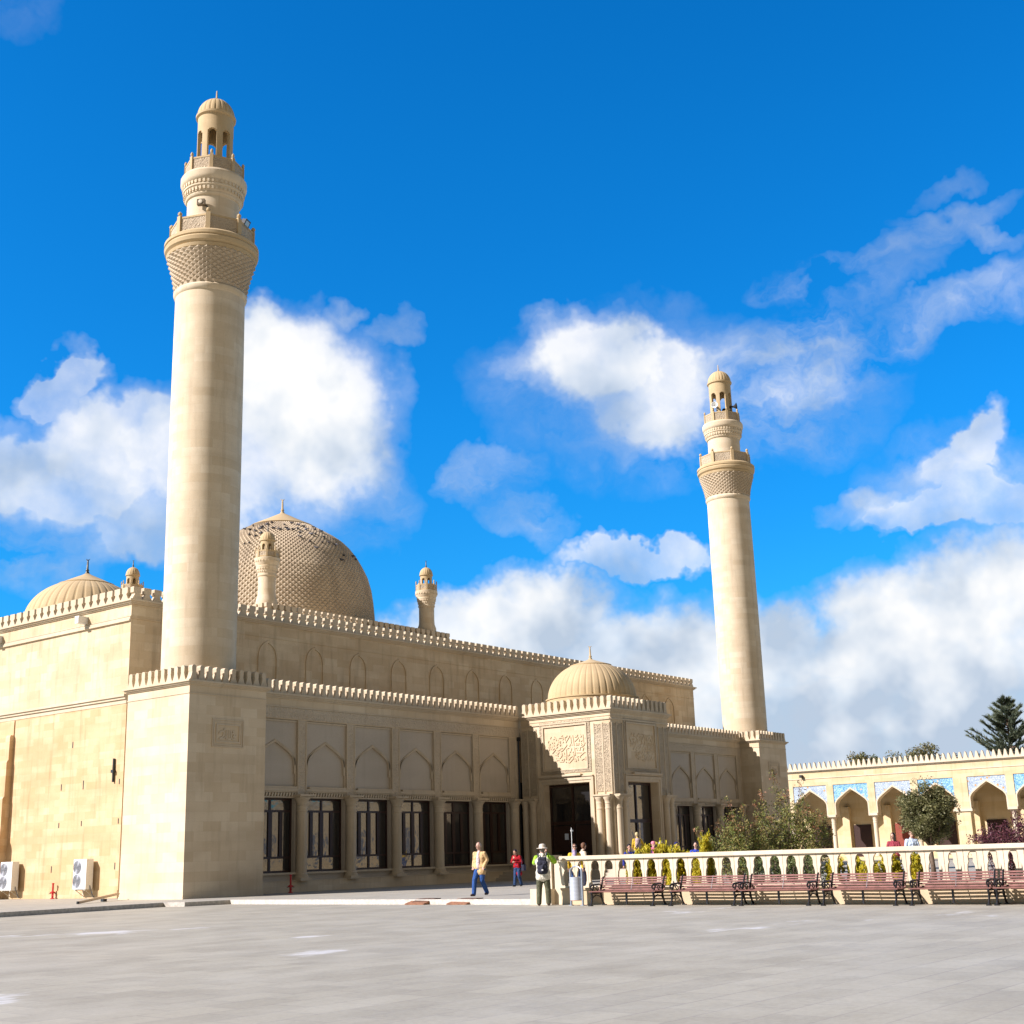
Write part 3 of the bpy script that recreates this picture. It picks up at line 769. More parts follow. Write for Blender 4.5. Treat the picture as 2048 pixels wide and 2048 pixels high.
for y0 in (15.78, ):
    m = MB(Fl(XB))
    for z0, z1, d in ((.16, 1.9, .95), (1.9, 3.2, .80), (3.2, 5.1, .46), (5.1, 6.9, .37), (6.9, 8.15, .28), (8.15, 8.9, .09)):
        m.F = lambda u, v, w: (XB-u, w, v)
        m.prism([(0.03, z0), (d, z0), (d, z1-.12), (d*.86, z1), (0.03, z1)], y0, y0+1.3)
    part(m, 'buttress', ST_LOW)
for (px, py, h) in ((147, 1490, .5), (124, 1575, .5), (168, 1570, .7), (119, 1651, .4), (164, 1647, .4), (240, 1563, .4), (238, 1642, .4), (104, 1739, .5), (231, 1732, .5), (133, 1797, .5)):
    P = at_x(px, py, XB); m = MB(Fl(XB)); m.box(P.y-.03, P.y+.03, P.z-h*.3, P.z+h*.3, .036, .045); part(m, 'vent_slit', DARK_MET)
P = at_x(228, 1517, XB-.1); Q = at_x(226, 1564, XB-.1)
m = MB(); m.tube([(P.x, P.y, P.z), (P.x, P.y, Q.z)], .055, 8); m.box(P.x-.09, P.x+.12, P.y-.09, P.y+.09, (P.z+Q.z)/2-.12, (P.z+Q.z)/2+.02); part(m, 'iron_rod', DARK_MET, None, 35)

# --- crenellated base of the great dome, its dome and corner turrets
DC = (29.0, 26.5)
m = MB(); m.box(20.2, 38.5, 18.2, 35.0, HB-.3, 17.05); base = part(m, 'dome_base', ST_UP)
m = MB(); square_cornice(m, 20.2, 38.5, 18.2, 35., 17.05, .2, .18); square_merlons(m, 20.16, 38.54, 18.16, 35.04, 17.25, .60, .56, .24, 'flrb', tee); part(m, 'parapet', ST_TRIM, base)
dpts = [(6.95, 16.4), (6.93, 17.6), (6.85, 18.85), (6.76, 19.9), (6.62, 20.86), (6.36, 21.8), (5.98, 22.6), (5.58, 23.3), (5.08, 23.97), (4.55, 24.5), (3.95, 24.92), (3.3, 25.3), (2.75, 25.6), (2.35, 25.83)]
ln = [0.]
for a, b in zip(dpts[:-1], dpts[1:]): ln.append(ln[-1]+math.hypot(a[0]-b[0], a[1]-b[1]))
def dprof(t):
    s = t*ln[-1]
    for i in range(len(ln)-1):
        if s <= ln[i+1]+1e-9:
            q = (s-ln[i])/(ln[i+1]-ln[i]); a, b = dpts[i], dpts[i+1]
            return (a[0]+(b[0]-a[0])*q, a[1]+(b[1]-a[1])*q)
    return dpts[-1]
great = sub_at(stud_band({'rows': 60, 'f': dprof, 'up': .25}, 208, .095), 'great_dome', ST_STUD, DC, mosque)
m = MB(); m.lathe([(2.40, 25.80), (2.46, 25.86), (2.36, 25.93), (1.32, 26.42), (.6, 26.79), (.22, 26.98), (.14, 27.05)], n=48); sub_at(m, 'dome_cone', ST_SMOOTH, DC, great, 30)
sub_at(finial_mb(26.98, 1.0), 'finial', ST_SMOOTH, DC, great, True)
def turret(cx, cy):
    c = (cx, cy)
    m = MB(); m.lathe([(.74, 16.9), (.72, 17.9), (.70, 18.15), (.60, 18.42), (.575, 18.8), (.575, 19.7), (.63, 19.78), (.63, 19.88), (.6, 19.9), (.64, 20.1), (.74, 20.4), (.70, 20.44), (.80, 20.62), (.84, 20.84), (.84, 20.96), (.76, 21.0), (.3, 21.02)], n=32)
    for i in range(26):
        a = 2*PI*i/26; rv = Vector((math.cos(a), math.sin(a), 0)); tv = Vector((-rv.y, rv.x, 0))
        m.obox(rv*.80+Vector((0, 0, 20.75)), tv*.045, rv*.05, (0, 0, .05)); m.obox(rv*.62+Vector((0, 0, 20.06)), tv*.04, rv*.04, (0, 0, .05)); 
        rv2 = Vector((math.cos(a+.12), math.sin(a+.12), 0)); m.obox(rv2*.665+Vector((0, 0, 20.24)), Vector((-rv2.y, rv2.x, 0))*.04, rv2*.04, (0, 0, .05))
    r = sub_at(m, 'turret', ST_ROUND, c, mosque, 30)
    w = MB(); p = MB(); balcony(w, p, .77, 21.02, 21.44, .06, .055, .05)
    sub_at(w, 'balcony', ST_SMOOTH, c, r, 30); sub_at(p, 'lattice_panel', ST_LATT, c, r)
    m = MB(); lantern(m, .45, .34, 21.0, 22.2, 21.2, 21.95, 6, R(252), .27); m.lathe([(.46, 22.14), (.52, 22.18), (.52, 22.25), (.4, 22.28)], n=32); sub_at(m, 'lantern', ST_SMOOTH, c, r, 30)
    pr = [(math.cos(R(t)), 22.26+.58*math.sin(R(t))) for t in range(0, 85, 8)]+[(.08, 22.86)]
    d = sub_at(ribbed(.5, pr, 18, 4, .06), 'lantern_dome', ST_SMOOTH, c, r, True)
    sub_at(finial_mb(22.82, .48), 'finial', COPPER, c, d, True)
for c in ((20.98, 19.), (36.8, 19.), (21.27, 34.), (37.2, 34.)): turret(*c)
ribbed_dome((12.41, 26.5), 3.72, 16.6, 2.75, None, 19.9, 0, .85)
ribbed_dome((2*DC[0]-12.41, 26.5), 3.72, 14.2, 2.75, None, 17.5, 0, .85)
# ------------------------------------------------------------------ ground
def paver(name, a, b, bw, bh, mort, rough=.7, patches=True, rot=0.):
    m, k, bs = mat_new(name, rough, a, .35)
    co = k.new('ShaderNodeTexCoord').outputs['Object']
    br = k.new('ShaderNodeTexBrick'); k.l.new(co, br.inputs['Vector']); br.offset = .5
    br.inputs['Color1'].default_value = c4(a); br.inputs['Color2'].default_value = c4(b); br.inputs['Mortar'].default_value = c4(mort)
    br.inputs['Scale'].default_value = 1.; br.inputs['Brick Width'].default_value = bw; br.inputs['Row Height'].default_value = bh; br.inputs['Mortar Size'].default_value = .011; br.inputs['Bias'].default_value = 0.
    col = br.outputs['Color']
    n1 = k.noise(co, .16, 6, .62); col = k.mix(k.ramp(n1, [(.40, 0.), (.75, .45)]), col, c4(tuple(.76*x for x in b)))
    x, y, z = k.sep(co)[:3]
    sm = k.noise(k.comb(k.math('MULTIPLY', x, .5), k.math('MULTIPLY', y, .7), 0.), 1., 5, .6)
    col = k.mix(k.ramp(sm, [(.42, 0.), (.68, .5)]), col, c4((.44, .41, .33)))
    sk = k.noise(k.comb(k.math('MULTIPLY', x, .8), k.math('MULTIPLY', y, 1.2), 5.), 1., 6, .7)
    col = k.mix(k.ramp(sk, [(.5, 0.), (.75, .45)]), col, c4(tuple(.7*q for q in b)))
    if patches:
        sp = k.noise(k.comb(k.math('MULTIPLY', x, .55), k.math('MULTIPLY', y, .9), 7.), .35, 5, .6)
        col = k.mix(k.ramp(sp, [(.66, 0.), (.70, .75)]), col, c4((.60, .59, .57)))
    f = k.noise(co, 14., 6, .7); col = k.mix(1., col, k.ramp(f, [(.25, .84), (.75, 1.1)]), 'MULTIPLY')
    k.l.new(col, bs.inputs['Base Color'])
    rg = k.ramp(n1, [(.3, rough-.12), (.7, rough+.12)]); k.l.new(rg, bs.inputs['Roughness'])
    k.l.new(k.bump(k.math('SUBTRACT', k.math('MULTIPLY', f, .4), br.outputs['Fac']), .35, .006), bs.inputs['Normal'])
    return m
PAV = paver('plaza_pavers', (.395, .362, .277), (.325, .295, .225), .9, .6, (.27, .24, .20), .62)
PAV2 = paver('platform_paving', (.41, .375, .295), (.355, .322, .257), .6, .6, (.26, .24, .21), .7, False)
KERB = plain('kerb_stone', (.50, .46, .39), .8, .22, 9, .2, 0., .5)
m = MB(); Lg = 3000.; m.add([(-Lg, -Lg, 0), (Lg, -Lg, 0), (Lg, Lg, 0), (-Lg, Lg, 0)], [(0, 1, 2, 3)])
tag(m.build('plaza', PAV), kind='structure')
edge = [(-90., -9.2), (-10.25, -3.25), (-3.05, -2.72), (-2.82, -3.72), (-.9, -4.05), (-1.86, -19.7), (-1.87, -75.)]
m = MB(); m.F = lambda u, v, w: (u, v, w)
m.prism(edge+[(160., -75.), (160., 140.), (-90., 140.)], .01, ZP)
tag(m.build('pavement', PAV2), kind='structure')
def offset_in(pts, d):
    out = []
    for i, p in enumerate(pts):
        ns = []
        for a, b in ((i-1, i), (i, i+1)):
            if 0 <= a and b < len(pts):
                t = Vector((pts[b][0]-pts[a][0], pts[b][1]-pts[a][1])).normalized(); ns.append(Vector((-t.y, t.x)))
        n = sum(ns, Vector((0, 0))).normalized(); q = 1/max(.4, n.dot(ns[0]))
        out.append((p[0]+n.x*d*q, p[1]+n.y*d*q))
    return out
ke = edge[:6]
ko = offset_in(ke, -.03); ki = offset_in(ke, .16)
m = MB(); m.prism(ko+ki[::-1], -.02, ZP+.006)
tag(m.build('kerb', KERB), kind='structure')
# planted bed behind the balustrade
SOIL = plain('soil', (.10, .075, .05), .95, .4, 6, .1, 0., .8)
m = MB(); m.box(-1.45, 2.6, -40, -21.6, .1, .30); tag(m.build('planting_bed', SOIL), kind='structure')
# ------------------------------------------------------------------ tiled arcade across the courtyard
XA = 58.0; AK = 1.2246
arc = thing('arcade_building', 'low sandstone arcade with blue tiled spandrels and spiked parapet beyond the garden', 'arcade building', (79., -20, ZP))
def apart(mb, name, mat, parent=None, smooth=False):
    # drawn on a 3.27 m bay, built on the real 4.0 m bay
    mb.v = [(79.+(x-XA)*AK, y*AK+10.13, z*AK-.34) for x, y, z in mb.v]; mb.F = None
    o = mb.build(name, mat, None, smooth); o.parent = parent or arc
    if not parent: o.matrix_parent_inverse = Matrix.Translation((-79., 20, -ZP))
    return o
def tile_mat(name, c0, c1, c2, bright):
    m, k, b = mat_new(name, .35, c0, .5)
    co = k.new('ShaderNodeTexCoord').outputs['Object']
    v = k.new('ShaderNodeTexVoronoi'); v.inputs['Scale'].default_value = 2.1; k.l.new(co, v.inputs['Vector'])
    w = k.noise(co, 3.2, 3, .5, 2.6)
    hi = tuple(min(1, 1.25*q+.06) for q in c1)
    col = k.ramp(w, [(.42, c0), (.47, hi), (.53, hi), (.58, c0)])
    col = k.mix(k.ramp(v.outputs['Distance'], [(.16, 1.), (.24, 0.)]), col, c4(c2))
    v2 = k.new('ShaderNodeTexVoronoi'); v2.inputs['Scale'].default_value = 5.; k.l.new(co, v2.inputs['Vector'])
    col = k.mix(k.ramp(v2.outputs['Distance'], [(.16, .8), (.28, 0.)]), col, c4(bright))
    k.l.new(col, b.inputs['Base Color']); return m
TILE_G = tile_mat('grey_blue_tiles', (.24, .31, .38), (.36, .40, .44), (.50, .28, .10), (.16, .22, .34))
TILE_B = tile_mat('bright_blue_tiles', (.075, .25, .44), (.24, .40, .52), (.50, .42, .30), (.04, .16, .42))
FA = Fl(XA)
# pier centres at .79, -2.48, -5.75, -9.02, (wide) -12.4, ...
piers = [(4.06, .55), (.79, .55), (-2.48, .55), (-5.75, .55), (-9.02, .55), (-12.40, 1.0), (-15.86, .55)]
for i in range(5): piers.append((-15.86-3.27*(i+1), .55))
yend = -92.
m = MB(FA); m.box(yend, 5.2, 5.92, 6.93, -.7, 0); m.box(yend, 5.2, 6.62, 6.93, -3.4, -.7); apart(m, 'arcade_wall', ST_ARC)
m = MB(FA); cornice(m, FA, yend, 5.2, 6.93, .18, .18); m.F = FA; m.box(yend, 5.2, 6.44, 6.50, 0, .04)
merlons(m, FA, yend, 5.2, 7.11, .56, .40, -.16, .02, spike); apart(m, 'parapet', ST_RAIL)
m = MB(FA); m.box(yend, piers[-1][0]-.28, .0, 5.92, -.7, -.02); apart(m, 'closed_wall', ST_ARC)
for i in range(20):
    yy = piers[-1][0]-1.9-3.27*i
    if yy < yend+1: break
    m = MB(FA); m.box(yy-.8, yy+.8, 1.6, 3.9, -.02, .05); m.box(yy-1.0, yy+1.0, 3.9, 4.05, -.02, .10); apart(m, 'closed_window', DGREY)
    m = MB(FA); m.box(yy-1.9, yy-1.5, .4, 5.9, -.02, .08); apart(m, 'wall_pilaster', ST_RAIL2)
m = MB(FA); m.box(yend, 5.2, .35, 6.62, -3.4, -2.8); m.box(yend, 5.2, .3, .62, -2.8, .25); apart(m, 'back_wall', ST_ARC)
for i, (y, w) in enumerate(piers):
    m = MB(FA); m.box(y-w/2, y+w/2, 3.72, 5.92, -.7, 0)
    if w > .8: m.box(y-w/2, y+w/2, .62, 3.72, -.7, -.02)
    apart(m, 'pier', ST_ARC)
    m = MB(FA)
    for s in ((-.34, .34) if w > .8 else (0,)):
        column_mb(m, FA, y+s, -.28, .17, .66, 3.55, 14); m.box(y+s-.34, y+s+.34, 3.55, 3.72, -.66, .08)
    apart(m, 'column', ST_RAIL, None, 35)
    m = MB(FA); m.box(y-.28, y+.28, .62, 4.3, -2.8, -2.45); apart(m, 'inner_pilaster', ST_ARC)
for i, ((ya, wa), (yb, wb)) in enumerate(zip(piers[:-1], piers[1:])):
    a, b = yb+wb/2, ya-wa/2; c = (a+b)/2; hw = (b-a)/2
    pts = [(1., 0.), (.985, .10), (.94, .2), (.84, .34), (.62, .53), (.3, .79), (0, 1.)]
    r = [(c+p*(hw-.10), 4.42+q*1.12) for p, q in pts]; l = [(c-p*(hw-.10), 4.42+q*1.12) for p, q in pts[::-1]][1:]
    ar = (r+l)[::-1]
    r2 = [(c+p*(hw-.0), 4.42+q*1.25) for p, q in pts]; l2 = [(c-p*(hw-.0), 4.42+q*1.25) for p, q in pts[::-1]][1:]
    ar2 = (r2+l2)[::-1]
    m = MB(FA); m.band(ar, ar2, -.6, -.01); m.box(a, a+.10, 3.72, 4.42, -.6, -.01); m.box(b-.10, b, 3.72, 4.42, -.6, -.01); apart(m, 'arch', ST_RAIL)
    m = MB(FA); m.prism([(a, 5.92)]+ar2+[(b, 5.92)], -.5, -.05)
    s = apart(m, 'spandrel', TILE_B if i % 2 == 0 else TILE_G)
    if i % 2 == 0: s['label'] = 'bright blue floral tiled spandrel'
    else: s['label'] = 'grey blue floral tiled spandrel'
    m = MB(FA); m.box(c+.5-.7, c+.5+.7, .62, 2.95, -2.799, -2.74); apart(m, 'doorway', WOOD_D if i != 3 else plain('red_brown_door', (.22, .05, .03), .6, .2, 8))
P = at_x(1604, 1553, XA); m = MB(FA); m.box(P.y-.09, P.y+.09, P.z-.1, P.z+.1, 0, .3); apart(m, 'wall_lamp', DARK_MET)

# ------------------------------------------------------------------ stone balustrade along the plaza edge
XBL = -1.886
def baluster_panel(u0, u1, v0, v1):
    """pierced slab: outline with an onion-shaped opening, as left and right halves"""
    c = (u0+u1)/2; s = (u1-u0)
    half = [(.0, .05), (.24, .06), (.31, .12), (.37, .26), (.375, .42), (.345, .55), (.275, .64), (.295, .71), (.29, .80), (.235, .885), (.13, .945), (.0, .96)]
    return [(c+a*s, v0+b*(v1-v0)) for a, b in half], [(c-a*s, v0+b*(v1-v0)) for a, b in half], c
def balustrade(label, x, ya, yb, sp, base_h, top):
    t = thing('balustrade', label, 'balustrade', (x, (ya+yb)/2, 0))
    off = Matrix.Translation((-x, -(ya+yb)/2, 0))
    def bp(mb, nm, mat):
        o = mb.build(nm, mat); o.parent = t; o.matrix_parent_inverse = off; return o
    F = Fl(x)
    m = MB(F); m.box(yb, ya, -.02, base_h-.03, -.30, .10); m.box(yb, ya, base_h-.03, base_h+.03, -.32, .14); bp(m, 'base_wall', ST_RAIL2)
    m = MB(F); m.box(yb, ya+.05, top-.11, top-.03, -.16, .10); m.box(yb, ya+.05, top-.03, top, -.14, .08); bp(m, 'handrail', ST_RAIL)
    n = round((ya-yb)/sp); s = (ya-yb)/n
    for i in range(n):
        u1 = ya-s*i; u0 = u1-s
        R_, L_, c = baluster_panel(u0+.006, u1-.006, base_h+.032, top-.113)
        m = MB(F); v0, v1 = base_h+.032, top-.113
        m.prism([(c, v0), (u1-.006, v0), (u1-.006, v1), (c, v1)]+R_[::-1], -.04, .03)
        m.prism([(c, v0), (u0+.006, v0), (u0+.006, v1), (c, v1)]+L_[::-1], -.04, .03)
        bp(m, 'baluster_panel', ST_RAIL)
    return t, bp
bt, bp = balustrade('long cream stone balustrade with pierced panels, running behind the row of benches', XBL, -20.72, -44.2, .503, .46, 1.43)
m = MB(Fl(XBL)); m.box(-20.42, -19.62, -.02, .47, -.55, .22); m.box(-20.36, -19.80, .47, 1.40, -.42, .08); m.box(-20.40, -19.76, 1.40, 1.47, -.46, .12); m.box(-20.72, -20.42, -.02, 1.30, -.3, .0); bp(m, 'end_pier', ST_RAIL)
balustrade('second stone balustrade, seen through the right openings of the long one', -.95, -32.2, -44., .503, .46, 1.40)

# ------------------------------------------------------------------ benches
SLAT = plain('bench_slat_wood', (.20, .088, .07), .62, .3, 7, .2, 0., .2)
BL = 2.06
def make_bench():
    t = thing('park_bench', 'bench', 'bench', group='park benches along the balustrade')
    # local: x = back to front (front is -x), y = length
    seat = MB()
    for i in range(5):
        x = .02-.105*i; seat.box(x-.045, x+.045, -BL/2, BL/2, .425+.008*abs(i-2), .455+.008*abs(i-2))
    o = seat.build('seat', SLAT, t)
    back = MB()
    for i in range(6):
        z = .50+.072*i; x = .10+.030*i
        back.obox((x, 0, z), (0, BL/2, 0), (.012*.9, 0, -.012*.4), (.009, 0, .0205))
    back.build('backrest', SLAT, t)
    for s in (-1, 1):
        y = s*(BL/2-.07); m = MB()
        P = lambda pts, r: m.tube([(a, y, b) for a, b in pts], r, 8)
        P([(.08, .40), (.12, .55), (.19, .75), (.25, .90), (.29, .92), (.30, .88), (.27, .86)], [.028, .026, .024, .022, .018, .016, .012])
        P([(.08, .42), (.10, .30), (.17, .12), (.25, .01)], [.032, .03, .026, .032])
        P([(-.42, .43), (-.38, .30), (-.41, .14), (-.47, .01)], [.032, .03, .026, .032])
        P([(-.44, .42), (-.2, .40), (.08, .41)], .028)
        P([(-.36, .26), (-.18, .34), (.02, .30), (.10, .24)], .02)
        P([(.16, .64), (.0, .68), (-.22, .67), (-.38, .66), (-.46, .60), (-.44, .53), (-.38, .54)], [.022, .026, .03, .028, .024, .02, .014])
        P([(-.40, .43), (-.34, .52), (-.28, .60), (-.30, .66)], .022)
        P([(-.05, .42), (-.1, .50), (-.18, .56), (-.12, .62), (-.04, .58), (-.02, .50)], .016)
        P([(.10, .46), (.06, .55), (.10, .62)], .016)
        m.box(.20, .31, y-.05, y+.05, 0, .03); m.box(-.53, -.42, y-.05, y+.05, 0, .03)
        m.build('armrest_frame', IRON, t, 40)
    m = MB(); m.box(-.19, -.15, -.025, .025, .05, .42); m.tube([(-.17, 0, .44), (.06, 0, .44), (.10, 0, .50), (.26, 0, .89)], .014, 6); m.build('centre_support', IRON, t)
    return t
BX = -2.42
bench_px = [(1187, 1318), (1345, 1480), (1484, 1627), (1648, 1803), (1823, 1986)]
blabels = ['slatted reddish wooden bench nearest the metal litter bin', 'second slatted bench from the litter bin, one arm almost touching the third',
           'middle slatted bench, its left arm beside the second bench', 'slatted bench between the two wide gaps, fourth from the bin',
           'fifth slatted bench from the bin, close beside the cut off one', 'bench cut off by the right edge of the photo']
proto = None; ends = []
for i in range(6):
    if i < 5:
        a, b = bench_px[i]
        ya = at_x(a, 1770, BX-.2).y; yb = at_x(b, 1770, BX-.2).y; c = (ya+yb)/2; sc = (ya-yb)/BL; ends.append(yb)
    else: c = ends[-1]-.06-BL/2; sc = 1.
    if proto is None: o = proto = make_bench()
    else: o = copy_tree(proto)
    o.location = (BX+.02*((i*7) % 3-1), c, 0); o.rotation_euler = (0, 0, R((.6, -.5, .4, -.8, .7, -.3)[i])); o.scale = (1, sc, .885)
    o['label'] = blabels[i]

# ------------------------------------------------------------------ litter bin
def perforated():
    m, k, b = mat_new('perforated_steel', .35, (.55, .60, .66), .5, .35)
    co = k.new('ShaderNodeTexCoord').outputs['Object']; x, y, z = k.sep(co)[:3]
    an = k.math('MULTIPLY', k.math('ARCTAN2', y, x), 22/PI)
    fx = k.math('ABSOLUTE', k.math('SUBTRACT', k.math('FRACT', an), .5)); fz = k.math('ABSOLUTE', k.math('SUBTRACT', k.math('FRACT', k.math('MULTIPLY', z, 26.)), .5))
    d = k.math('MAXIMUM', fx, fz); hole = k.ramp(d, [(.26, 1.), (.32, 0.)])
    k.l.new(k.mix(k.math('MULTIPLY', hole, .75), (.62, .66, .72, 1), (.16, .18, .21, 1)), b.inputs['Base Color']); return m
P = at_x(1153, 1775, -2.5)
bin_ = thing('litter_bin', 'grey perforated metal litter bin on two posts beside the pale pier', 'litter bin', (-2.5, P.y, 0), R(80))
m = MB(); m.lathe([(.20, .16), (.20, .80), (.205, .82), (.185, .82), (.18, .20)], n=40); m.build('basket', perforated(), bin_, 30)
m = MB(); m.lathe([(.198, .145), (.198, .158)], n=32); m.build('floor_plate', plain('brown_plate', (.34, .17, .10), .6, .2), bin_)
for s in (-1, 1):
    m = MB(); x = s*.245; m.tube([(x, 0, 0), (x, 0, .98), (x*.93, 0, 1.05)], .034, 10); m.box(x-.06, x+.06, -.05, .05, 0, .02); m.tube([(x, 0, .72), (x*.8, 0, .72)], .015, 6); m.tube([(x, 0, .26), (x*.8, 0, .26)], .015, 6); m.build('post', GREY_MET, bin_, 40)
m = MB(); m.tube([(-.23, 0, 1.05), (-.12, 0, 1.11), (0, 0, 1.13), (.12, 0, 1.11), (.23, 0, 1.05)], .022, 8); m.build('hoop', GREY_MET, bin_, 40)

# ------------------------------------------------------------------ air conditioners on the west wall
def make_ac(y, label):
    x = XB-.52
    t = thing('air_conditioner', label, 'air conditioner', (x, y, 0), 0, 'air conditioner units on the sunlit wall')
    m = MB(); m.box(-.02, .34, -.50, .50, .58, 1.92); m.box(-.035, -.02, -.50, .50, .60, 1.90); m.build('casing', WHITE_P, t)
    m = MB(); m.box(-.05, -.036, -.12, .48, .64, 1.86); g = m.build('grille', plain('ac_grille', (.50, .51, .53), .5, .1), t)
    for z in (.95, 1.56):
        m = MB()
        for q in range(1, 8):
            rr_ = .04*q
            m.tube([(-.062, .18+rr_*math.cos(2*PI*i/28), z+rr_*math.sin(2*PI*i/28)) for i in range(29)], .008, 4, False)
        m.lathe([(.03, 0), (.03, .02)], n=12) if False else None
        for i in range(8): m.tube([(-.066, .18, z), (-.066, .18+.29*math.cos(PI/4*i), z+.29*math.sin(PI/4*i))], .006, 4)
        m.build('fan_guard', FANG, g)
    m = MB()
    for yy in (-.36, .36):
        m.box(.0, .52, yy-.03, yy+.03, .53, .575); m.box(.44, .49, yy-.025, yy+.025, .20, .53); m.tube([(.05, yy, .54), (.47, yy, .26)], .018, 6)
    m.build('bracket', CREAM_P, t)
    m = MB(); m.tube([(.2, -.5, .75), (.2, -.56, .6), (.3, -.56, .35), (.46, -.5, .2)], .02, 6); m.build('refrigerant_pipe', DGREY, t)
    return t
ya = at_x(172, 1750, XB-.55).y
make_ac(ya+.5, 'white two fan air conditioner nearest the big corner tower')
yb2 = at_x(23, 1755, XB-.55).y
make_ac(yb2+.5, 'white air conditioner at the left edge, under the stone buttress')

# ------------------------------------------------------------------ red hydrants
def hydrant(x, y, label, h=.78):
    t = thing('fire_hydrant', label, 'hydrant', (x, y, ZP), R(-40), 'red hydrants by the mosque walls')
    m = MB(); m.lathe([(.11, 0), (.11, .03), (.055, .04), (.05, .24), (.075, .26), (.075, .34), (.045, .36), (.042, h-.05), (.06, h-.04), (.06, h), (.02, h+.01)], n=14); m.build('standpipe', RED_P, t, 35)
    for s in (-1, 1):
        m = MB(); m.tube([(0, 0, .30), (s*.09, 0, .30), (s*.12, 0, .28)], .03, 10); m.build('outlet', RED_P, t, 35)
        m = MB(); m.lathe([(.05, 0), (.04, .03)], (s*.125, 0, .24), 10); m.build('outlet_cap', DARK_MET, t)
    m = MB(); m.tube([(-.04, -.05, .18), (.06, -.09, .16)], .02, 6); m.build('valve', RED_P, t)
P = at_x(105, 1803, XB-.2); hydrant(XB-.22, P.y, 'red hydrant pipe by the sunlit wall between the two air conditioners', .72)
P = at_z(581, 1786, ZP); hydrant(P.x, P.y, 'red hydrant pipe in shade before the first gallery window', .80)

# ------------------------------------------------------------------ pole on the pavement, kerb ramps
Pa = at_z(156, 1806, ZP+.05); Pb = at_x(243, 1795, -.02)
BEIGE = plain('beige_pole', (.50, .37, .24), .55, .15, 9)
t = thing('barrier_pole', 'long beige pole lying beside the corner tower on a small dark support', 'pole', tuple(Pa.xy)+(ZP,))
Pe = Pa+(Pb-Pa)*.92
m = MB(); m.tube([(0, 0, .06), ((Pe.x-Pa.x), (Pe.y-Pa.y), .26)], .055, 12); m.build('shaft', BEIGE, t, 35)
m = MB(); m.lathe([(.06, -.05), (.06, .05)], (0, 0, .06), 12); m.build('end_cap', DARK_MET, t)
m = MB(); d = (Pe-Pa)*.62; m.box(d.x-.09, d.x+.09, d.y-.09, d.y+.09, .0, .11); m.build('support', DARK_MET, t)
RUST = plain('rusty_ramp', (.27, .125, .065), .75, .4, 12, .3, 0., .5); RUSTD = plain('rusty_ramp_top', (.12, .07, .045), .8, .4, 12)
def ramp(px, label):
    P = at_z(px, 1808, 0); t = thing('kerb_ramp', label, 'kerb ramp', (-1.30, P.y, 0), R(2.), 'rusty ramps against the white kerb')
    m = MB(); m.F = lambda u, v, w: (u, w, v); m.prism([(-.60, .005), (.30, .005), (.30, .17), (.0, .17), (-.60, .04)], -.42, .42); m.build('wedge', RUST, t)
    m = MB(); m.F = lambda u, v, w: (u, w, v); m.prism([(-.36, .095), (.0, .172), (.31, .172), (.31, .185), (.0, .185), (-.36, .108)], -.43, .25); m.build('tread_plate', RUSTD, t)
ramp(853, 'rusty kerb ramp on the plaza, the one farther from the walking man')
ramp(934, 'rusty kerb ramp on the plaza, just in front of the walking man')

# ------------------------------------------------------------------ devices on the minarets
def horn(c, d, name, label, col, r=.26):
    c = Vector(c); d = Vector(d).normalized(); t = thing(name, label, 'loudspeaker', tuple(c), 0, 'loudspeakers on the far minaret')
    q = d.to_track_quat('Z', 'Y'); m = MB(); m.lathe([(.09, -.34), (.10, -.16), (.07, -.12), (.08, 0), (.14, .12), (r, .26), (r*1.04, .27), (r*.9, .26), (.05, .02)], n=20)
    o = m.build('horn', col, t, 35); o.rotation_mode = 'QUATERNION'; o.rotation_quaternion = q
    m = MB(); m.tube([-d*.2, -d*.2+Vector((0, 0, -.25)), -d*.5+Vector((0, 0, -.35))], .03, 6); m.build('bracket', DARK_MET, t)
m2 = Vector((XT+S/2, S/2, 0)); toC = Vector((CAMP.x-m2.x, CAMP.y-m2.y, 0)).normalized(); rC = Vector((-toC.y, toC.x, 0))
horn(m2+toC*1.12-rC*-.0+rC*-.45+Vector((0, 0, 35.95)), toC-rC*.25, 'loudspeaker', 'pale horn loudspeaker in the left opening of the far minaret', WHITE_P)
horn(m2+toC*.75+rC*.20+Vector((0, 0, 35.5)), toC+rC*.2, 'loudspeaker', 'dark horn loudspeaker in the middle opening of the far minaret', DARK_MET, .2)
horn(m2+rC*.98+toC*.35+Vector((0, 0, 36.0)), rC+toC*.2, 'loudspeaker', 'dark horn loudspeaker on the right side of the far minaret', DARK_MET, .28)
m1 = Vector((S/2, S/2, 0)); toC1 = Vector((CAMP.x-m1.x, CAMP.y-m1.y, 0)).normalized(); rC1 = Vector((-toC1.y, toC1.x, 0))
c = m1+toC1*1.34-rC1*.58+Vector((0, 0, 32.75))
t = thing('floodlight', 'small dark floodlight on an arm above the lower balcony of the near minaret', 'floodlight', tuple(c))
q = (toC1-rC1*.35).to_track_quat('Z', 'Y')
m = MB(); m.box(-.19, .19, -.15, .15, -.1, .1); o = m.build('housing', plain('floodlight_housing', (.16, .12, .07), .5, .2), t); o.rotation_mode = 'QUATERNION'; o.rotation_quaternion = q
m = MB(); m.lathe([(.1, .1), (.1, .13), (.05, .14)], n=16); l = m.build('lens', CREAM_P, o)
m = MB(); a = m1+toC1*1.22-rC1*.25+Vector((0, 0, 32.6))-c; m.tube([(0, 0, 0), tuple(a*.5), tuple(a)], .04, 6); m.build('arm', DARK_MET, t)
a = PI/4*0; Pn = m1+rC1*1.55+toC1*1.0+Vector((0, 0, 32.0))
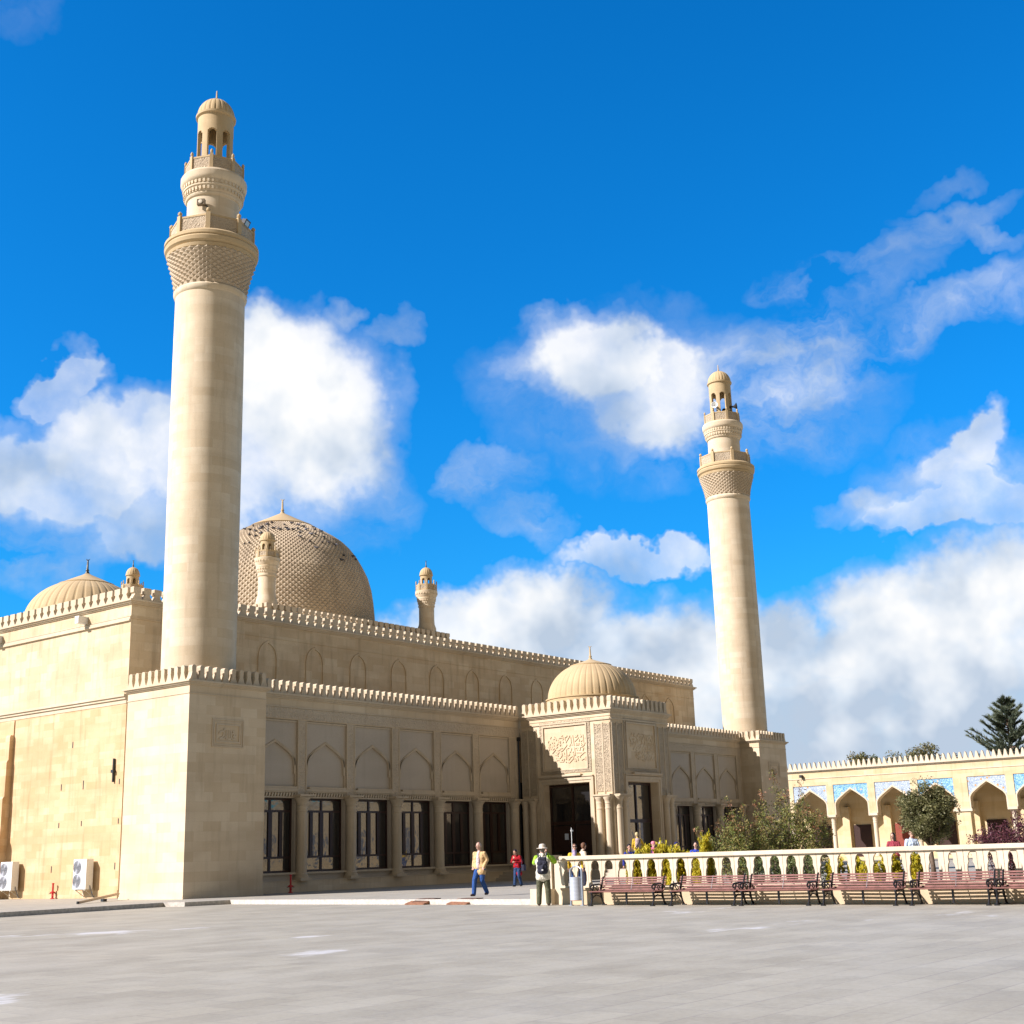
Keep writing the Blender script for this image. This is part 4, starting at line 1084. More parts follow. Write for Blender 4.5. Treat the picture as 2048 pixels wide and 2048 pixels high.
t = thing('floodlight', 'dark box floodlight on the right side of the near minaret balcony rail', 'floodlight', tuple(Pn))
q = (rC1*.9+toC1*.5-Vector((0, 0, .5))).to_track_quat('Z', 'Y')
m = MB(); m.box(-.2, .2, -.15, .15, -.1, .1); m.box(-.24, .24, -.19, .19, .1, .13); o = m.build('housing', DARK_MET, t); o.rotation_mode = 'QUATERNION'; o.rotation_quaternion = q
m = MB(); m.box(-.17, .17, -.12, .12, .131, .136); m.build('lens', GREY_MET, o)
m = MB(); m.tube([(0, 0, 0), (-rC1.x*.1, -rC1.y*.1, -.3)], .03, 6); m.build('bracket', DARK_MET, t)

# ------------------------------------------------------------------ pigeons on the great dome
PIG = [plain('pigeon_slate', (.05, .05, .06), .7, .4, 30), plain('pigeon_grey', (.14, .14, .16), .7, .4, 30)]
def pigeon_mesh(mat):
    m = MB(); m.ball((0, 0, .13), .17, .08, .085, 10, 7); m.ball((.15, 0, .25), .05, .042, .05, 8, 6); m.cap_cone((.10, 0, .16), .06, (.145, 0, .24), .04, 8)
    m.obox((-.22, 0, .10), (.13, 0, .01), (0, .045, 0), (0, 0, .012)); m.cap_cone((.19, 0, .25), .014, (.225, 0, .243), .004, 6)
    for s in (-1, 1): m.tube([(.0, s*.03, .06), (.01, s*.03, -.02)], .012, 5); m.obox((-.03, s*.075, .14), (.16, 0, -.03), (0, .012, 0), (.01, 0, .05))
    return m.mesh('pigeon', mat, 40)
pm_ = [pigeon_mesh(a) for a in PIG]
def on_dome(px, py):
    d = ray(px, py); best = None
    for i in range(400):
        t = 70+45*i/400; P = CAMP+d*t; z = P.z
        rr_ = math.hypot(P.x-DC[0], P.y-DC[1])
        if z > 25.83: rad = max(0, 2.4*(27.0-z)/1.15)
        else:
            rad = 0
            for a, b in zip(dpts[:-1], dpts[1:]):
                if a[1] <= z <= b[1]: rad = a[0]+(b[0]-a[0])*(z-a[1])/(b[1]-a[1])
        g = rr_-rad
        if best is None or g < best[0]: best = (g, P)
        if g < .06: return P
    return best[1]
PX = [(415, 430), (170, 470), (62, 512), (125, 522), (200, 540), (120, 590), (270, 565), (265, 505), (290, 490), (350, 455), (435, 500), (510, 515), (570, 455), (600, 500), (620, 520), (665, 437), (690, 520), (755, 460), (745, 510), (820, 480), (850, 520), (770, 555), (775, 610), (940, 490), (960, 520), (970, 575), (910, 580), (1040, 545), (1080, 620), (1140, 690), (1055, 685), (1225, 720), (980, 755), (900, 670), (1340, 860), (1310, 915), (1450, 870), (1490, 905), (60, 705), (115, 690), (205, 605)]
rp = random.Random(3)
for i, (x, y) in enumerate(PX):
    P = on_dome(480+x/6.44, 980+y/6.44)
    o = bpy.data.objects.new('pigeon', pm_[0 if rp.random() < .7 else 1]); o.location = P; o.rotation_euler = (0, 0, rp.uniform(0, 6.28)); s = rp.uniform(.62, .8); o.scale = (s, s, s); link(o)
    tag(o, 'dark pigeon perched high on the great studded dome', 'pigeon', 'pigeons on the great dome')
# ------------------------------------------------------------------ plants
def leaf_mat(name, cols, rough=.55, trans=.25):
    m, k, b = mat_new(name, rough, cols[0], .3)
    rnd = k.new('ShaderNodeNewGeometry').outputs['Random Per Island']
    n = len(cols); col = k.ramp(rnd, [(i/max(1, n-1), c) for i, c in enumerate(cols)])
    co = k.new('ShaderNodeTexCoord').outputs['Object']
    col = k.mix(1., col, k.ramp(k.noise(co, 2.2, 3), [(.3, .65), (.7, 1.25)]), 'MULTIPLY')
    k.l.new(col, b.inputs['Base Color'])
    tr = k.new('ShaderNodeBsdfTranslucent'); k.l.new(col, tr.inputs['Color'])
    mx = k.new('ShaderNodeMixShader'); mx.inputs[0].default_value = trans
    k.l.new(b.outputs[0], mx.inputs[1]); k.l.new(tr.outputs[0], mx.inputs[2]); k.l.new(mx.outputs[0], k.n['Material Output'].inputs['Surface'])
    return m
L_OLIVE = leaf_mat('olive_leaf', [(.11, .12, .04), (.17, .165, .06), (.24, .22, .10), (.08, .085, .03)])
L_BUSH = leaf_mat('bush_leaf', [(.13, .17, .035), (.21, .22, .055), (.30, .27, .075), (.24, .20, .06), (.33, .25, .09), (.11, .15, .035), (.17, .20, .05)])
L_RED = leaf_mat('red_tip_leaf', [(.30, .12, .06), (.36, .18, .09), (.22, .13, .05), (.16, .14, .04)])
L_GOLD = leaf_mat('golden_thuja_leaf', [(.48, .45, .03), (.68, .57, .04), (.78, .60, .05), (.34, .36, .03)], .6, .4)
L_DARK = leaf_mat('dark_leaf', [(.09, .12, .035), (.14, .17, .05), (.22, .24, .09), (.06, .085, .03)])
L_PINE = leaf_mat('pine_needle', [(.10, .125, .075), (.14, .165, .10), (.20, .22, .135), (.07, .09, .05)], .6, .15)
L_AUT = leaf_mat('autumn_leaf', [(.10, .12, .04), (.17, .16, .06), (.26, .19, .07), (.08, .09, .03)])
L_PURP = leaf_mat('purple_leaf', [(.10, .03, .04), (.16, .05, .06), (.07, .02, .03), (.20, .08, .08)])
BARK = plain('bark', (.14, .10, .07), .9, .35, 8, .1, 0., .8)

def leaves(mb, rg, c, rad, n, sz, shell=.45, up=.0, flat=.6):
    """n small leaf quads scattered in an ellipsoid, denser near its surface"""
    cx, cy, cz = c; rx, ry, rz = rad
    for _ in range(n):
        while True:
            d = Vector((rg.uniform(-1, 1), rg.uniform(-1, 1), rg.uniform(-1, 1)))
            if .05 < d.length < 1: break
        q = d.normalized()*(shell+(1-shell)*rg.random()**.6)*rg.uniform(.82, 1.1)
        p = Vector((cx+q.x*rx, cy+q.y*ry, cz+q.z*rz))
        a = Vector((rg.gauss(0, 1), rg.gauss(0, 1), rg.gauss(0, flat)+up)).normalized()
        b = a.cross(Vector((rg.gauss(0, 1), rg.gauss(0, 1), rg.gauss(0, 1)))).normalized()
        L = sz*rg.uniform(.6, 1.35); w = L*.42
        mb.add([p-a*L*.5, p+b*w*.5, p+a*L*.5, p-b*w*.5], [(0, 1, 2, 3)])
def plant(name, label, cat, loc, group=None):
    t = thing(name, label, cat, loc, 0, group); return t
def fin(mb, name, mat, t):
    return mb.build(name, mat, t, recalc=False)

# clipped round tree
P = at_z(1854, 1690, ZP); dirv = (P-CAMP).normalized()
def spot(px, t):      # ground position under picture column px at distance t
    d = ray(px, 1690); h = math.hypot(d.x, d.y); return Vector((CAMP.x+d.x/h*t, CAMP.y+d.y/h*t, ZP))
def zpx(px, py, t):   # height at distance t under a picture row
    d = ray(px, py); return CAMP.z+d.z/math.hypot(d.x, d.y)*t
T = 52.; c = spot(1862, T)
t = plant('round_tree', 'dense round clipped tree in front of the tiled arcade', 'tree', tuple(c))
rg = random.Random(11); zt = zpx(1853, 1560, T)-ZP; zb = zpx(1853, 1690, T)-ZP
m = MB(); cz = (zt+zb)/2
for i in range(90):
    a = rg.uniform(0, 2*PI); b = math.asin(rg.uniform(-1, 1)); q = rg.uniform(.45, .95)
    leaves(m, rg, (1.0*q*math.cos(b)*math.cos(a), 1.0*q*math.cos(b)*math.sin(a), cz+(zt-zb)/2*.92*q*math.sin(b)), (.30, .30, .28), 230, .10, .15)
for i in range(90):
    a = rg.uniform(0, 2*PI); b = math.asin(rg.uniform(-.6, 1)); leaves(m, rg, (1.13*math.cos(b)*math.cos(a), 1.13*math.cos(b)*math.sin(a), cz+(zt-zb)/2*1.05*math.sin(b)), (.1, .1, .16), 12, .08, .2)
fin(m, 'crown', L_OLIVE, t)
m = MB(); m.tube([(0, 0, -.02), (.03, .02, .6), (-.02, .03, zb), (.02, 0, cz)], [.11, .085, .075, .05], 10)
for i in range(7):
    a = i*.9; m.tube([(0, 0, zb-.1), (.3*math.cos(a), .3*math.sin(a), zb+.3), (.7*math.cos(a), .7*math.sin(a), cz+.1)], [.05, .035, .015], 6)
m.build('trunk', BARK, t, True)

# open shrub with red tips: stems with leaf clusters
def shrub(label, px, T, stems, seed, lm, tipm=None, leafn=26, sz=.09, name='shrub', cat='shrub', bodies=()):
    c = spot(px, T); t = plant(name, label, cat, tuple(c)); rg = random.Random(seed)
    m = MB(); mt = MB(); mb = MB()
    dd = ray(px, 1690); rr_ = Vector((dd.y, -dd.x, 0)).normalized()
    ff = Vector((dd.x, dd.y, 0)).normalized()
    for (ex, ey) in stems:      # end point in picture
        d = ray(ex, ey); off = (ex-px)*T/FPX; h = zpx(ex, ey, T)-ZP; dep = rg.uniform(-.9, .9)
        e = rr_*off+ff*dep+Vector((0, 0, h)); b0 = rr_*off*.25+ff*dep*.3
        mid = b0.lerp(e, .55)+Vector((rg.uniform(-.1, .1), rg.uniform(-.1, .1), .1))
        pts = [b0, b0.lerp(mid, .5), mid, mid.lerp(e, .5)+Vector((rg.uniform(-.06, .06), rg.uniform(-.06, .06), 0)), e]
        mb.tube(pts, [.03, .024, .018, .012, .005], 5)
        N = 26
        for i in range(N):
            s = .18+.82*i/N; k_ = s*4; j = min(3, int(k_)); p = pts[j].lerp(pts[j+1], k_-j)
            w = .24*(1-s)**.6+.05
            top = s > .86 and tipm is not None and rg.random() < .8
            leaves(mt if top else m, rg, tuple(p+Vector((rg.uniform(-w, w), rg.uniform(-w, w), rg.uniform(-w, w)*.6))), (w+.05, w+.05, w+.04), leafn if s < .8 else leafn//2, sz, .1, .5)
            if rg.random() < .35:
                q = p+Vector((rg.uniform(-1, 1), rg.uniform(-1, 1), rg.uniform(.1, .7)))*.35*(1.2-s); mb.tube([p, q], [.007, .003], 4)
                leaves(m, rg, tuple(q), (.10, .10, .10), leafn//2, sz, .1, .4)
    for (bx, by, rw, rh, n) in bodies:
        off = (bx-px)*T/FPX; h = zpx(bx, by, T)-ZP
        for _ in range(n):
            q = rr_*(off+rg.uniform(-1, 1)*rw)+ff*rg.uniform(-.8, .8)+Vector((0, 0, max(.15, h+rg.uniform(-1, 1)*rh)))
            leaves(m, rg, tuple(q), (.16, .16, .14), 22, sz, .1, .3)
    nf = len(m.f); m.add(mt.v, mt.f); o = fin(m, 'foliage', lm, t)
    if mt.v:
        o.data.materials.append(tipm)
        for i in range(nf, len(m.f)): o.data.polygons[i].material_index = 1
    mb.build('stems', BARK, t, True)
    return t
shrub('large loose shrub with red tipped shoots left of the arcade, by the second tower', 1590, 46.,
      [(1560, 1538), (1532, 1580), (1520, 1600), (1570, 1590), (1583, 1575), (1600, 1600), (1608, 1560), (1545, 1630), (1620, 1610), (1635, 1620), (1600, 1640), (1575, 1625), (1650, 1640), (1660, 1655), (1530, 1650), (1555, 1660), (1610, 1650), (1632, 1650), (1518, 1640)], 5, L_BUSH, L_RED, 24, .085,
      bodies=[(1590, 1665, 1.1, .6, 40), (1575, 1692, 1.1, .4, 44), (1612, 1645, .5, .4, 20)])
shrub('lower loose shrub with reddish shoots before the last gallery windows', 1490, 45.,
      [(1463, 1595), (1470, 1625), (1452, 1630), (1490, 1608), (1515, 1632), (1440, 1645), (1400, 1655), (1405, 1665), (1455, 1660), (1480, 1650), (1500, 1660), (1445, 1668), (1520, 1655)], 9, L_BUSH, L_RED, 22, .085,
      bodies=[(1475, 1690, 1.0, .3, 26), (1500, 1702, .9, .25, 18)])
shrub('deep purple leaved bush in front of the right end of the arcade', 2010, 44.,
      [(1975, 1655), (1990, 1645), (2005, 1650), (2020, 1640), (2035, 1620), (2040, 1640), (2050, 1625), (2060, 1640), (1968, 1668), (2000, 1668), (2030, 1662)], 13, L_PURP, None, 20, .08,
      bodies=[(2010, 1685, 1.0, .3, 90)])
# golden conical thujas behind the balustrade (three built, the others copied)
def thuja_meshes(seed):
    rg = random.Random(seed); m = MB()
    tips = [(rg.uniform(-.2, .2), rg.uniform(-.2, .2), rg.uniform(.72, 1.)) for _ in range(7)]+[(0, 0, 1.)]
    for (tx, ty, th) in tips:
        for i in range(26):
            z = rg.random(); r = .20*(1-z)**.7+.03; a = rg.uniform(0, 2*PI)
            leaves(m, rg, (tx*(.35+.65*z)+r*math.cos(a), ty*(.35+.65*z)+r*math.sin(a), .05+z*(th-.09)), (.07, .07, .10), 24, .075, .1, 1.4)
        for i in range(6):      # sprays reaching out of the outline
            z = rg.uniform(.25, .95)*th; a = rg.uniform(0, 2*PI); q = Vector((math.cos(a), math.sin(a), .9)).normalized()
            b0 = Vector((tx*(.35+.65*z), ty*(.35+.65*z), z))+Vector((q.x, q.y, 0))*.16*(1.2-z)
            for j in range(5): leaves(m, rg, tuple(b0+q*.035*j), (.03, .03, .03), 5, .06, .1, 1.)
    return m.mesh('foliage', L_GOLD, False, None, False)
TM = [thuja_meshes(s) for s in (1, 2, 3)]
STEM = MB().tube([(0, 0, 0), (0, 0, .8)], [.03, .008], 6).mesh('stem', BARK)
TH = [(1274, 1700, 1.), (1296, 1688, 1.), (1325, 1681, 1.05), (1355, 1690, 1.), (1380, 1700, 1.), (1418, 1664, .8), (1400, 1705, .9), (1668, 1712, 1.), (1710, 1706, 1.), (1742, 1716, .9), (1787, 1703, 1.1), (1828, 1702, 1.1)]
tl = ['small golden thuja, leftmost of the row behind the balustrade', 'golden thuja rising just above the handrail, second of the row', 'tallest golden thuja of the left group, above the second bench', 'golden thuja whose tips cross the handrail left of the dark cap',
      'golden thuja behind the left end of the third bench', 'slender golden thuja standing clear above the handrail beside the loose shrub', 'low golden thuja at the foot of the slender one', 'golden thuja behind the wide gap left of the fourth bench',
      'golden thuja behind the middle of the fourth bench', 'sparse golden thuja with a gap in its foliage, above the fourth bench', 'full golden thuja above the right end of the fourth bench', 'full golden thuja in the gap between fourth and fifth bench']
for i, (px, py, wd) in enumerate(TH):
    P = at_x(px, 1750, -.25+.3*(i % 3)); h = at_x(px, py, P.x).z-.29
    t = plant('golden_thuja', tl[i], 'shrub', (P.x, P.y, .29), 'golden thujas behind the balustrade')
    for nm, me in (('foliage', TM[i % 3]), ('stem', STEM)):
        o = bpy.data.objects.new(nm, me); o.scale = (wd*1.0, wd*1.0, h); o.rotation_euler = (0, 0, i*1.3); link(o, t)
dl = ['dark green shrub behind the left half of the third bench', 'dark glossy shrub behind the middle of the third bench', 'dark green shrub behind the right end of the third bench', 'dark shrub with pale twigs behind the wide gap after the third bench']
for i, (px, py) in enumerate([(1512, 1712), (1548, 1708), (1585, 1704), (1625, 1702)]):
    P = at_x(px, 1750, -.35); h = at_x(px, py, P.x).z-.29; rg = random.Random(30+i); m = MB()
    for _ in range(60): leaves(m, rg, (rg.uniform(-.3, .3), rg.uniform(-.34, .34), rg.uniform(.15, h*.92)), (.13, .13, .12), 24, .07, .1, .2)
    t = plant('dark_shrub', dl[i], 'shrub', (P.x, P.y, .29), 'dark shrubs behind the balustrade'); fin(m, 'foliage', L_DARK, t)
    m = MB()
    for a in range(5): m.tube([(0, 0, 0), (.12*math.cos(a*1.3), .12*math.sin(a*1.3), h*.5), (.22*math.cos(a*1.3), .22*math.sin(a*1.3), h*.9)], [.02, .014, .005], 5)
    m.build('stems', BARK, t)
# trees behind the arcade
def crown_tree(label, px, T, ptop, half, seed, mat, name='leafy_tree', n=110):
    c = spot(px, T); h = zpx(px, ptop, T)-ZP; w = half*T/FPX; rg = random.Random(seed)
    t = plant(name, label, 'tree', tuple(c), 'trees behind the arcade'); m = MB()
    for i in range(n):
        a = rg.uniform(0, 2*PI); b = math.asin(rg.uniform(-.5, 1)); q = rg.uniform(.35, .95)
        leaves(m, rg, (w*q*math.cos(b)*math.cos(a), w*q*math.cos(b)*math.sin(a), h*.64+h*.33*q*math.sin(b)), (w*.24, w*.24, h*.07), 190, .27, .15)
    fin(m, 'crown', mat, t)
    m = MB(); m.tube([(0, 0, -.05), (.05, .1, h*.3), (0, 0, h*.75)], [.28, .2, .06], 10)
    for i in range(8):
        a = i*.8; m.tube([(0, 0, h*.35), (w*.4*math.cos(a), w*.4*math.sin(a), h*.6), (w*.8*math.cos(a), w*.8*math.sin(a), h*.8)], [.1, .06, .02], 6)
    m.build('trunk', BARK, t, True)
crown_tree('green and ochre tree top showing low behind the arcade parapet, nearest the second tower', 1738, 146., 1500, 50, 3, L_AUT)
crown_tree('wider olive tree top behind the arcade parapet, left of the pine', 1865, 144., 1478, 80, 4, L_AUT, n=130)
crown_tree('small dark tree top peeking over the parapet beside the ochre one', 1765, 150., 1508, 32, 5, L_DARK, n=80)
# pine at the right edge
T = 142.; c = spot(2046, T); h = zpx(2036, 1394, T)-ZP; rg = random.Random(8)
t = plant('pine_tree', 'dark feathery pine rising behind the arcade at the right edge', 'tree', tuple(c)); m = MB(); mb = MB()
mb.tube([(0, 0, -.05), (.05, 0, h*.5), (0, .05, h*.97)], [.3, .2, .03], 10)
for i in range(170):
    z = h*(.34+.64*(i/170)); L = (h*.98-z)*.46+.4; a = rg.uniform(0, 6.283); L *= rg.uniform(.4, 1.45)
    e = Vector((L*math.cos(a), L*math.sin(a), L*rg.uniform(.2, .75))); b = Vector((0, 0, z)); mid = b+e*.5+Vector((0, 0, -.12*L)); e = b+e
    mb.tube([b, mid, e], [.06, .035, .012], 5)
    for j in range(13):
        s = .25+.75*j/12; p = (b.lerp(mid, s*2) if s < .5 else mid.lerp(e, s*2-1)); d = (e-b).normalized()
        for _ in range(15):
            q = (d+Vector((rg.uniform(-.8, .8), rg.uniform(-.8, .8), rg.uniform(-.2, .8)))).normalized(); l = rg.uniform(.3, .6); sd_ = q.cross(Vector((rg.uniform(-1, 1), rg.uniform(-1, 1), rg.uniform(-1, 1)))).normalized()*.05
            m.add([p-sd_, p+sd_, p+q*l], [(0, 1, 2)])
fin(m, 'crown', L_PINE, t); mb.build('trunk', BARK, t, True)
# ------------------------------------------------------------------ people
SKIN = plain('skin', (.55, .33, .24), .55, .06, 20, .3); SKIN2 = plain('skin_tanned', (.46, .26, .18), .55, .06, 20, .3)
def cloth(name, c):
    m = plain(name, c, .85, .2, 11, .15); k = NT(m.node_tree); b = k.n['Principled BSDF']; co = k.new('ShaderNodeTexCoord').outputs['Object']
    x, y, z = k.sep(co)[:3]
    fold = k.noise(k.comb(k.math('MULTIPLY', x, 1.6), k.math('MULTIPLY', y, 1.6), z), 9., 3, .5, 1.2)      # creases
    k.l.new(k.bump(fold, .9, .05), b.inputs['Normal']); return m
def blended(mb, name, mat, parent, vox=.014, smooth=2, factor=.5):
    """join the limbs into one continuous surface"""
    o = mb.build(name, mat, parent, True)
    r = o.modifiers.new('remesh', 'REMESH'); r.mode = 'VOXEL'; r.voxel_size = vox; r.use_smooth_shade = True
    s = o.modifiers.new('smooth', 'SMOOTH'); s.iterations = smooth; s.factor = factor
    return o
def V(*a): return Vector(a)
def person(label, loc, heading, H=1.74, pose=None, skin=None, top=None, legs=None, shoe=None, hair=None, coat=False, hat=None, long_hair=False, shirt=None, female=False, bald=False, scarf=None, glasses=False, no_legs=False):
    """local frame: x right of the person, y forward, z up; heading clockwise from +Y"""
    k_ = H/1.74; p = pose or {}
    t = thing('person', label, 'person', loc, -R(heading))
    t.scale = (k_, k_, k_)
    sw = .185 if not female else .165
    hip = V(*p.get('hip', (0, 0, .93))); lean = p.get('lean', 0.); 
    def up(d, x=0., y=0.):          # point up the leaning trunk
        return hip+V(x, y*math.cos(lean)+d*math.sin(lean), d*math.cos(lean)-y*math.sin(lean))
    chest, neck = up(.36), up(.53); hd = neck+V(0, .02, .0)+V(*p.get('head', (0, .03, .165)))
    turn = R(p.get('turn', 0)); hf = V(math.sin(turn), math.cos(turn), p.get('nod', 0.)).normalized(); hs_ = hf.cross(V(0, 0, 1)).normalized()
    sh = {s: up(.47, s*sw) for s in (-1, 1)}
    arm = {1: p.get('ra', [(.25, .02, 1.14), (.27, .10, .90)]), -1: p.get('la', [(-.25, .02, 1.14), (-.27, .10, .90)])}
    leg = {1: p.get('rl', [(.10, .02, .50), (.10, -.01, .075)]), -1: p.get('ll', [(-.10, .02, .50), (-.10, -.01, .075)])}
    skin = skin or SKIN
    # body: one continuous surface
    b = MB()
    b.cap_cone(hip, .125, up(.22), .105); b.cap_cone(up(.22), .105, chest, .115)
    for s in (-1, 1): b.cap_cone(up(.40, s*.07), .095, sh[s]-V(0, 0, .01), .06)
    b.cap_cone(chest, .1, neck, .055); b.cap_cone(neck-V(0, 0, .03), .055, hd-V(0, 0, .06), .05)
    b.ball(hd+V(0, 0, .025), .076, .093, .10, 14, 10); b.cap_cone(hd, .07, hd+hf*.045-V(0, 0, .065), .038)
    b.cap_cone(hd+hf*.088+V(0, 0, .02), .010, hd+hf*.108-V(0, 0, .012), .015)
    for s in (-1, 1): b.ball(hd+hs_*s*.078, .014, .022, .03, 8, 6)
    for s in (-1, 1):
        e, w = V(*arm[s][0]), V(*arm[s][1])
        b.cap_cone(sh[s], .048, e, .038); b.cap_cone(e, .038, w, .026)
        d = (w-e).normalized(); hd_ = p.get('rh' if s > 0 else 'lh'); d = V(*hd_).normalized() if hd_ else d
        sd_ = d.cross(V(0, 1, .2)).normalized() if abs(d.y) < .9 else d.cross(V(0, 0, 1)).normalized()
        pal = w+d*.055; b.cap_cone(w, .026, pal, .034)
        cu = d.cross(sd_)
        for q, L in zip((-.030, -.010, .010, .030), (.062, .075, .07, .055)):
            f0 = pal+d*.015+sd_*q; f1 = f0+d*L*.55+sd_*q*.25; b.cap_cone(f0, .0095, f1, .009, 6); b.cap_cone(f1, .009, f1+d*L*.4+cu*L*.25, .0075, 6)
        b.cap_cone(w+d*.02, .013, w+d*.06+sd_*-.045*s, .011, 6); b.cap_cone(w+d*.06-sd_*.045*s, .011, w+d*.095-sd_*.05*s, .009, 6)
    for s in (-1, 1):
        kn, an = V(*leg[s][0]), V(*leg[s][1]); b.cap_cone(hip+V(s*.085, 0, -.04), .082, kn, .055); b.cap_cone(kn, .055, an, .038)
    blended(b, 'body', skin, t, .0115, 1, .4)
    # trousers
    if legs:
        b = MB(); lw = p.get('lw', 1.)
        b.cap_cone(hip+V(-.055, 0, .03), .125, hip+V(.055, 0, .03), .125); b.cap_cone(hip+V(0, 0, .08), .135, hip+V(0, 0, -.04), .13)
        for s in (-1, 1):
            kn, an = V(*leg[s][0]), V(*leg[s][1]); b.cap_cone(hip+V(s*.085, -.01, -.04), .108*lw, kn, .080*lw); b.cap_cone(kn, .080*lw, an+V(0, 0, .01), .070*lw)
        blended(b, 'trousers', legs, t, .016, 3)
    for s in (-1, 1):
        an = V(*leg[s][1]); fd = V(*p.get('rf' if s > 0 else 'lf', (s*.15, 1, 0))).normalized(); m = MB()
        m.cap_cone(an+V(0, 0, -.028)-fd*.03, .046, an+V(0, 0, -.038)+fd*.14, .037, 10); m.cap_cone(an+V(0, 0, .0), .05, an+V(0, 0, -.03), .047, 10)
        blended(m, 'shoe', shoe or DARK_MET, t, .014, 1)
    # upper clothing
    b = MB(); tw = p.get('tw', 1.); low = p.get('low', .0)
    for d, wx, r_ in ((-low-.02, .07, .132), (.02, .07, .132), (.12, .075, .10), (.22, .08, .10), (.32, .09, .11), (.40, .09, .095)):
        b.cap_cone(up(d, -wx*tw), r_*tw, up(d, wx*tw), r_*tw)
    b.cap_cone(up(0), .11*tw, up(.36), .115*tw); b.cap_cone(up(.36), .13*tw, up(.46), .09)
    if low > .05: b.cap_cone(up(-low, -.08), .095*tw, up(.1, -.08), .1*tw); b.cap_cone(up(-low, .08), .095*tw, up(.1, .08), .1*tw)
    for s in (-1, 1):
        b.cap_cone(up(.42, s*.06), .095, sh[s]-V(0, 0, .02), .07)
        e, w = V(*arm[s][0]), V(*arm[s][1]); b.cap_cone(sh[s]-V(0, 0, .02), .07*tw, e, .057*tw); wl = w.lerp(e, p.get('sl', .06)); b.cap_cone(e, .057*tw, wl, .047*tw)
    if coat or scarf is None: b.cap_cone(neck-V(0, .01, .05), .078, neck+V(0, -.01, -.005), .07)
    blended(b, 'jacket' if coat else 'top', top, t, .015, 2)
    if shirt:
        m = MB(); m.cap_cone(up(.03, 0, .085), .075, up(.25, 0, .068), .082); m.cap_cone(up(.25, 0, .075), .082, up(.44, 0, .065), .06); m.cap_cone(up(.44, 0, .05), .06, neck+V(0, .02, .0), .055)
        blended(m, 'shirt', shirt, t, .014, 2)
    # hair
    if hair:
        m = MB()
        if bald:
            m.ball(hd+V(0, 0, .01)-hf*.035, .082, .075, .075, 14, 8)
            for s in (-1, 1): m.ball(hd+hs_*s*.068+V(0, 0, .03)-hf*.02, .022, .045, .045, 8, 6)
        else:
            m.ball(hd+V(0, 0, .045)-hf*.018, .09, .10, .092, 14, 10); m.ball(hd+V(0, 0, .0)-hf*.045, .085, .07, .09, 14, 8)
            if long_hair:
                for s in (-1, 1): m.cap_cone(hd+hs_*s*.072+V(0, 0, .03)-hf*.01, .034, hd+hs_*s*.075+V(0, 0, -.15)-hf*.02, .032)
                m.cap_cone(hd-hf*.05, .08, hd-hf*.06+V(0, 0, -.17), .065)
        blended(m, 'hair', hair, t, .012, 1)
    for s in (-1, 1):
        m = MB(); m.ball(hd+hs_*s*.031+hf*.078+V(0, 0, .022), .011, .011, .009, 8, 6); m.build('eye', DARK_MET, t, True)
    m = MB(); m.tube([hd+hf*.083+hs_*-.022-V(0, 0, .042), hd+hf*.09-V(0, 0, .044), hd+hf*.083+hs_*.022-V(0, 0, .042)], .006, 5); m.build('lips', plain('lip', (.40, .16, .13), .5, .1), t)
    if glasses:
        m = MB()
        for s in (-1, 1): m.obox(hd+hs_*s*.034+hf*.092+V(0, 0, .022), hs_*.030, hf*.006, V(0, 0, .021))
        m.tube([hd+hs_*-.08+V(0, 0, .025), hd+hs_*-.06+hf*.09+V(0, 0, .025), hd+hs_*.06+hf*.09+V(0, 0, .025), hd+hs_*.08+V(0, 0, .025)], .005, 5); m.build('sunglasses', IRON, t)
    if hat:
        m = MB(); c = hd+V(0, 0, .055)-hf*.01
        m.lathe([(.175, -.02), (.178, -.012), (.12, .0), (.103, .012), (.10, .06), (.085, .10), (.05, .118), (.01, .12)], tuple(c), 24) if hat[1] == 'brim' else m.lathe([(.105, -.01), (.107, .03), (.09, .08), (.05, .11), (.01, .115)], tuple(c), 20)
        if hat[1] == 'cap': m.obox(c+hf*.13+V(0, 0, .0), hs_*.06, hf*.05, V(0, 0, .008))
        m.build('hat', hat[0], t, 40)
    if scarf:
        m = MB(); m.cap_cone(neck-V(0, 0, .04), .10, neck+V(0, .02, .04), .085)
        m.cap_cone(neck+V(0, .06, -.03), .07, up(.30, .02, .13), .06); blended(m, 'scarf', scarf, t, .014, 2)
    return t
# man walking in a tan jacket, hands in his pockets
P = at_z(961, 1792, ZP)
person('middle aged man in tan jacket and jeans walking across the pavement, hands in pockets', tuple(P), 262, 1.84,
       dict(turn=22, hip=(0, 0, .915), rl=[(.09, .20, .53), (.10, .25, .08)], ll=[(-.09, .03, .50), (-.11, -.24, .10)], ra=[(.255, -.07, 1.16), (.215, .07, .95)], la=[(-.26, -.06, 1.16), (-.215, .08, .95)], tw=1.06, low=.13, sl=-.02, lw=1.05),
       SKIN, cloth('tan_jacket', (.58, .39, .19)), cloth('blue_jeans', (.03, .08, .24)), plain('brown_shoe', (.04, .015, .012), .5, .2), plain('grey_hair', (.30, .25, .21), .8, .2, 30), True, shirt=cloth('pale_pink_shirt', (.66, .50, .48)), bald=True)
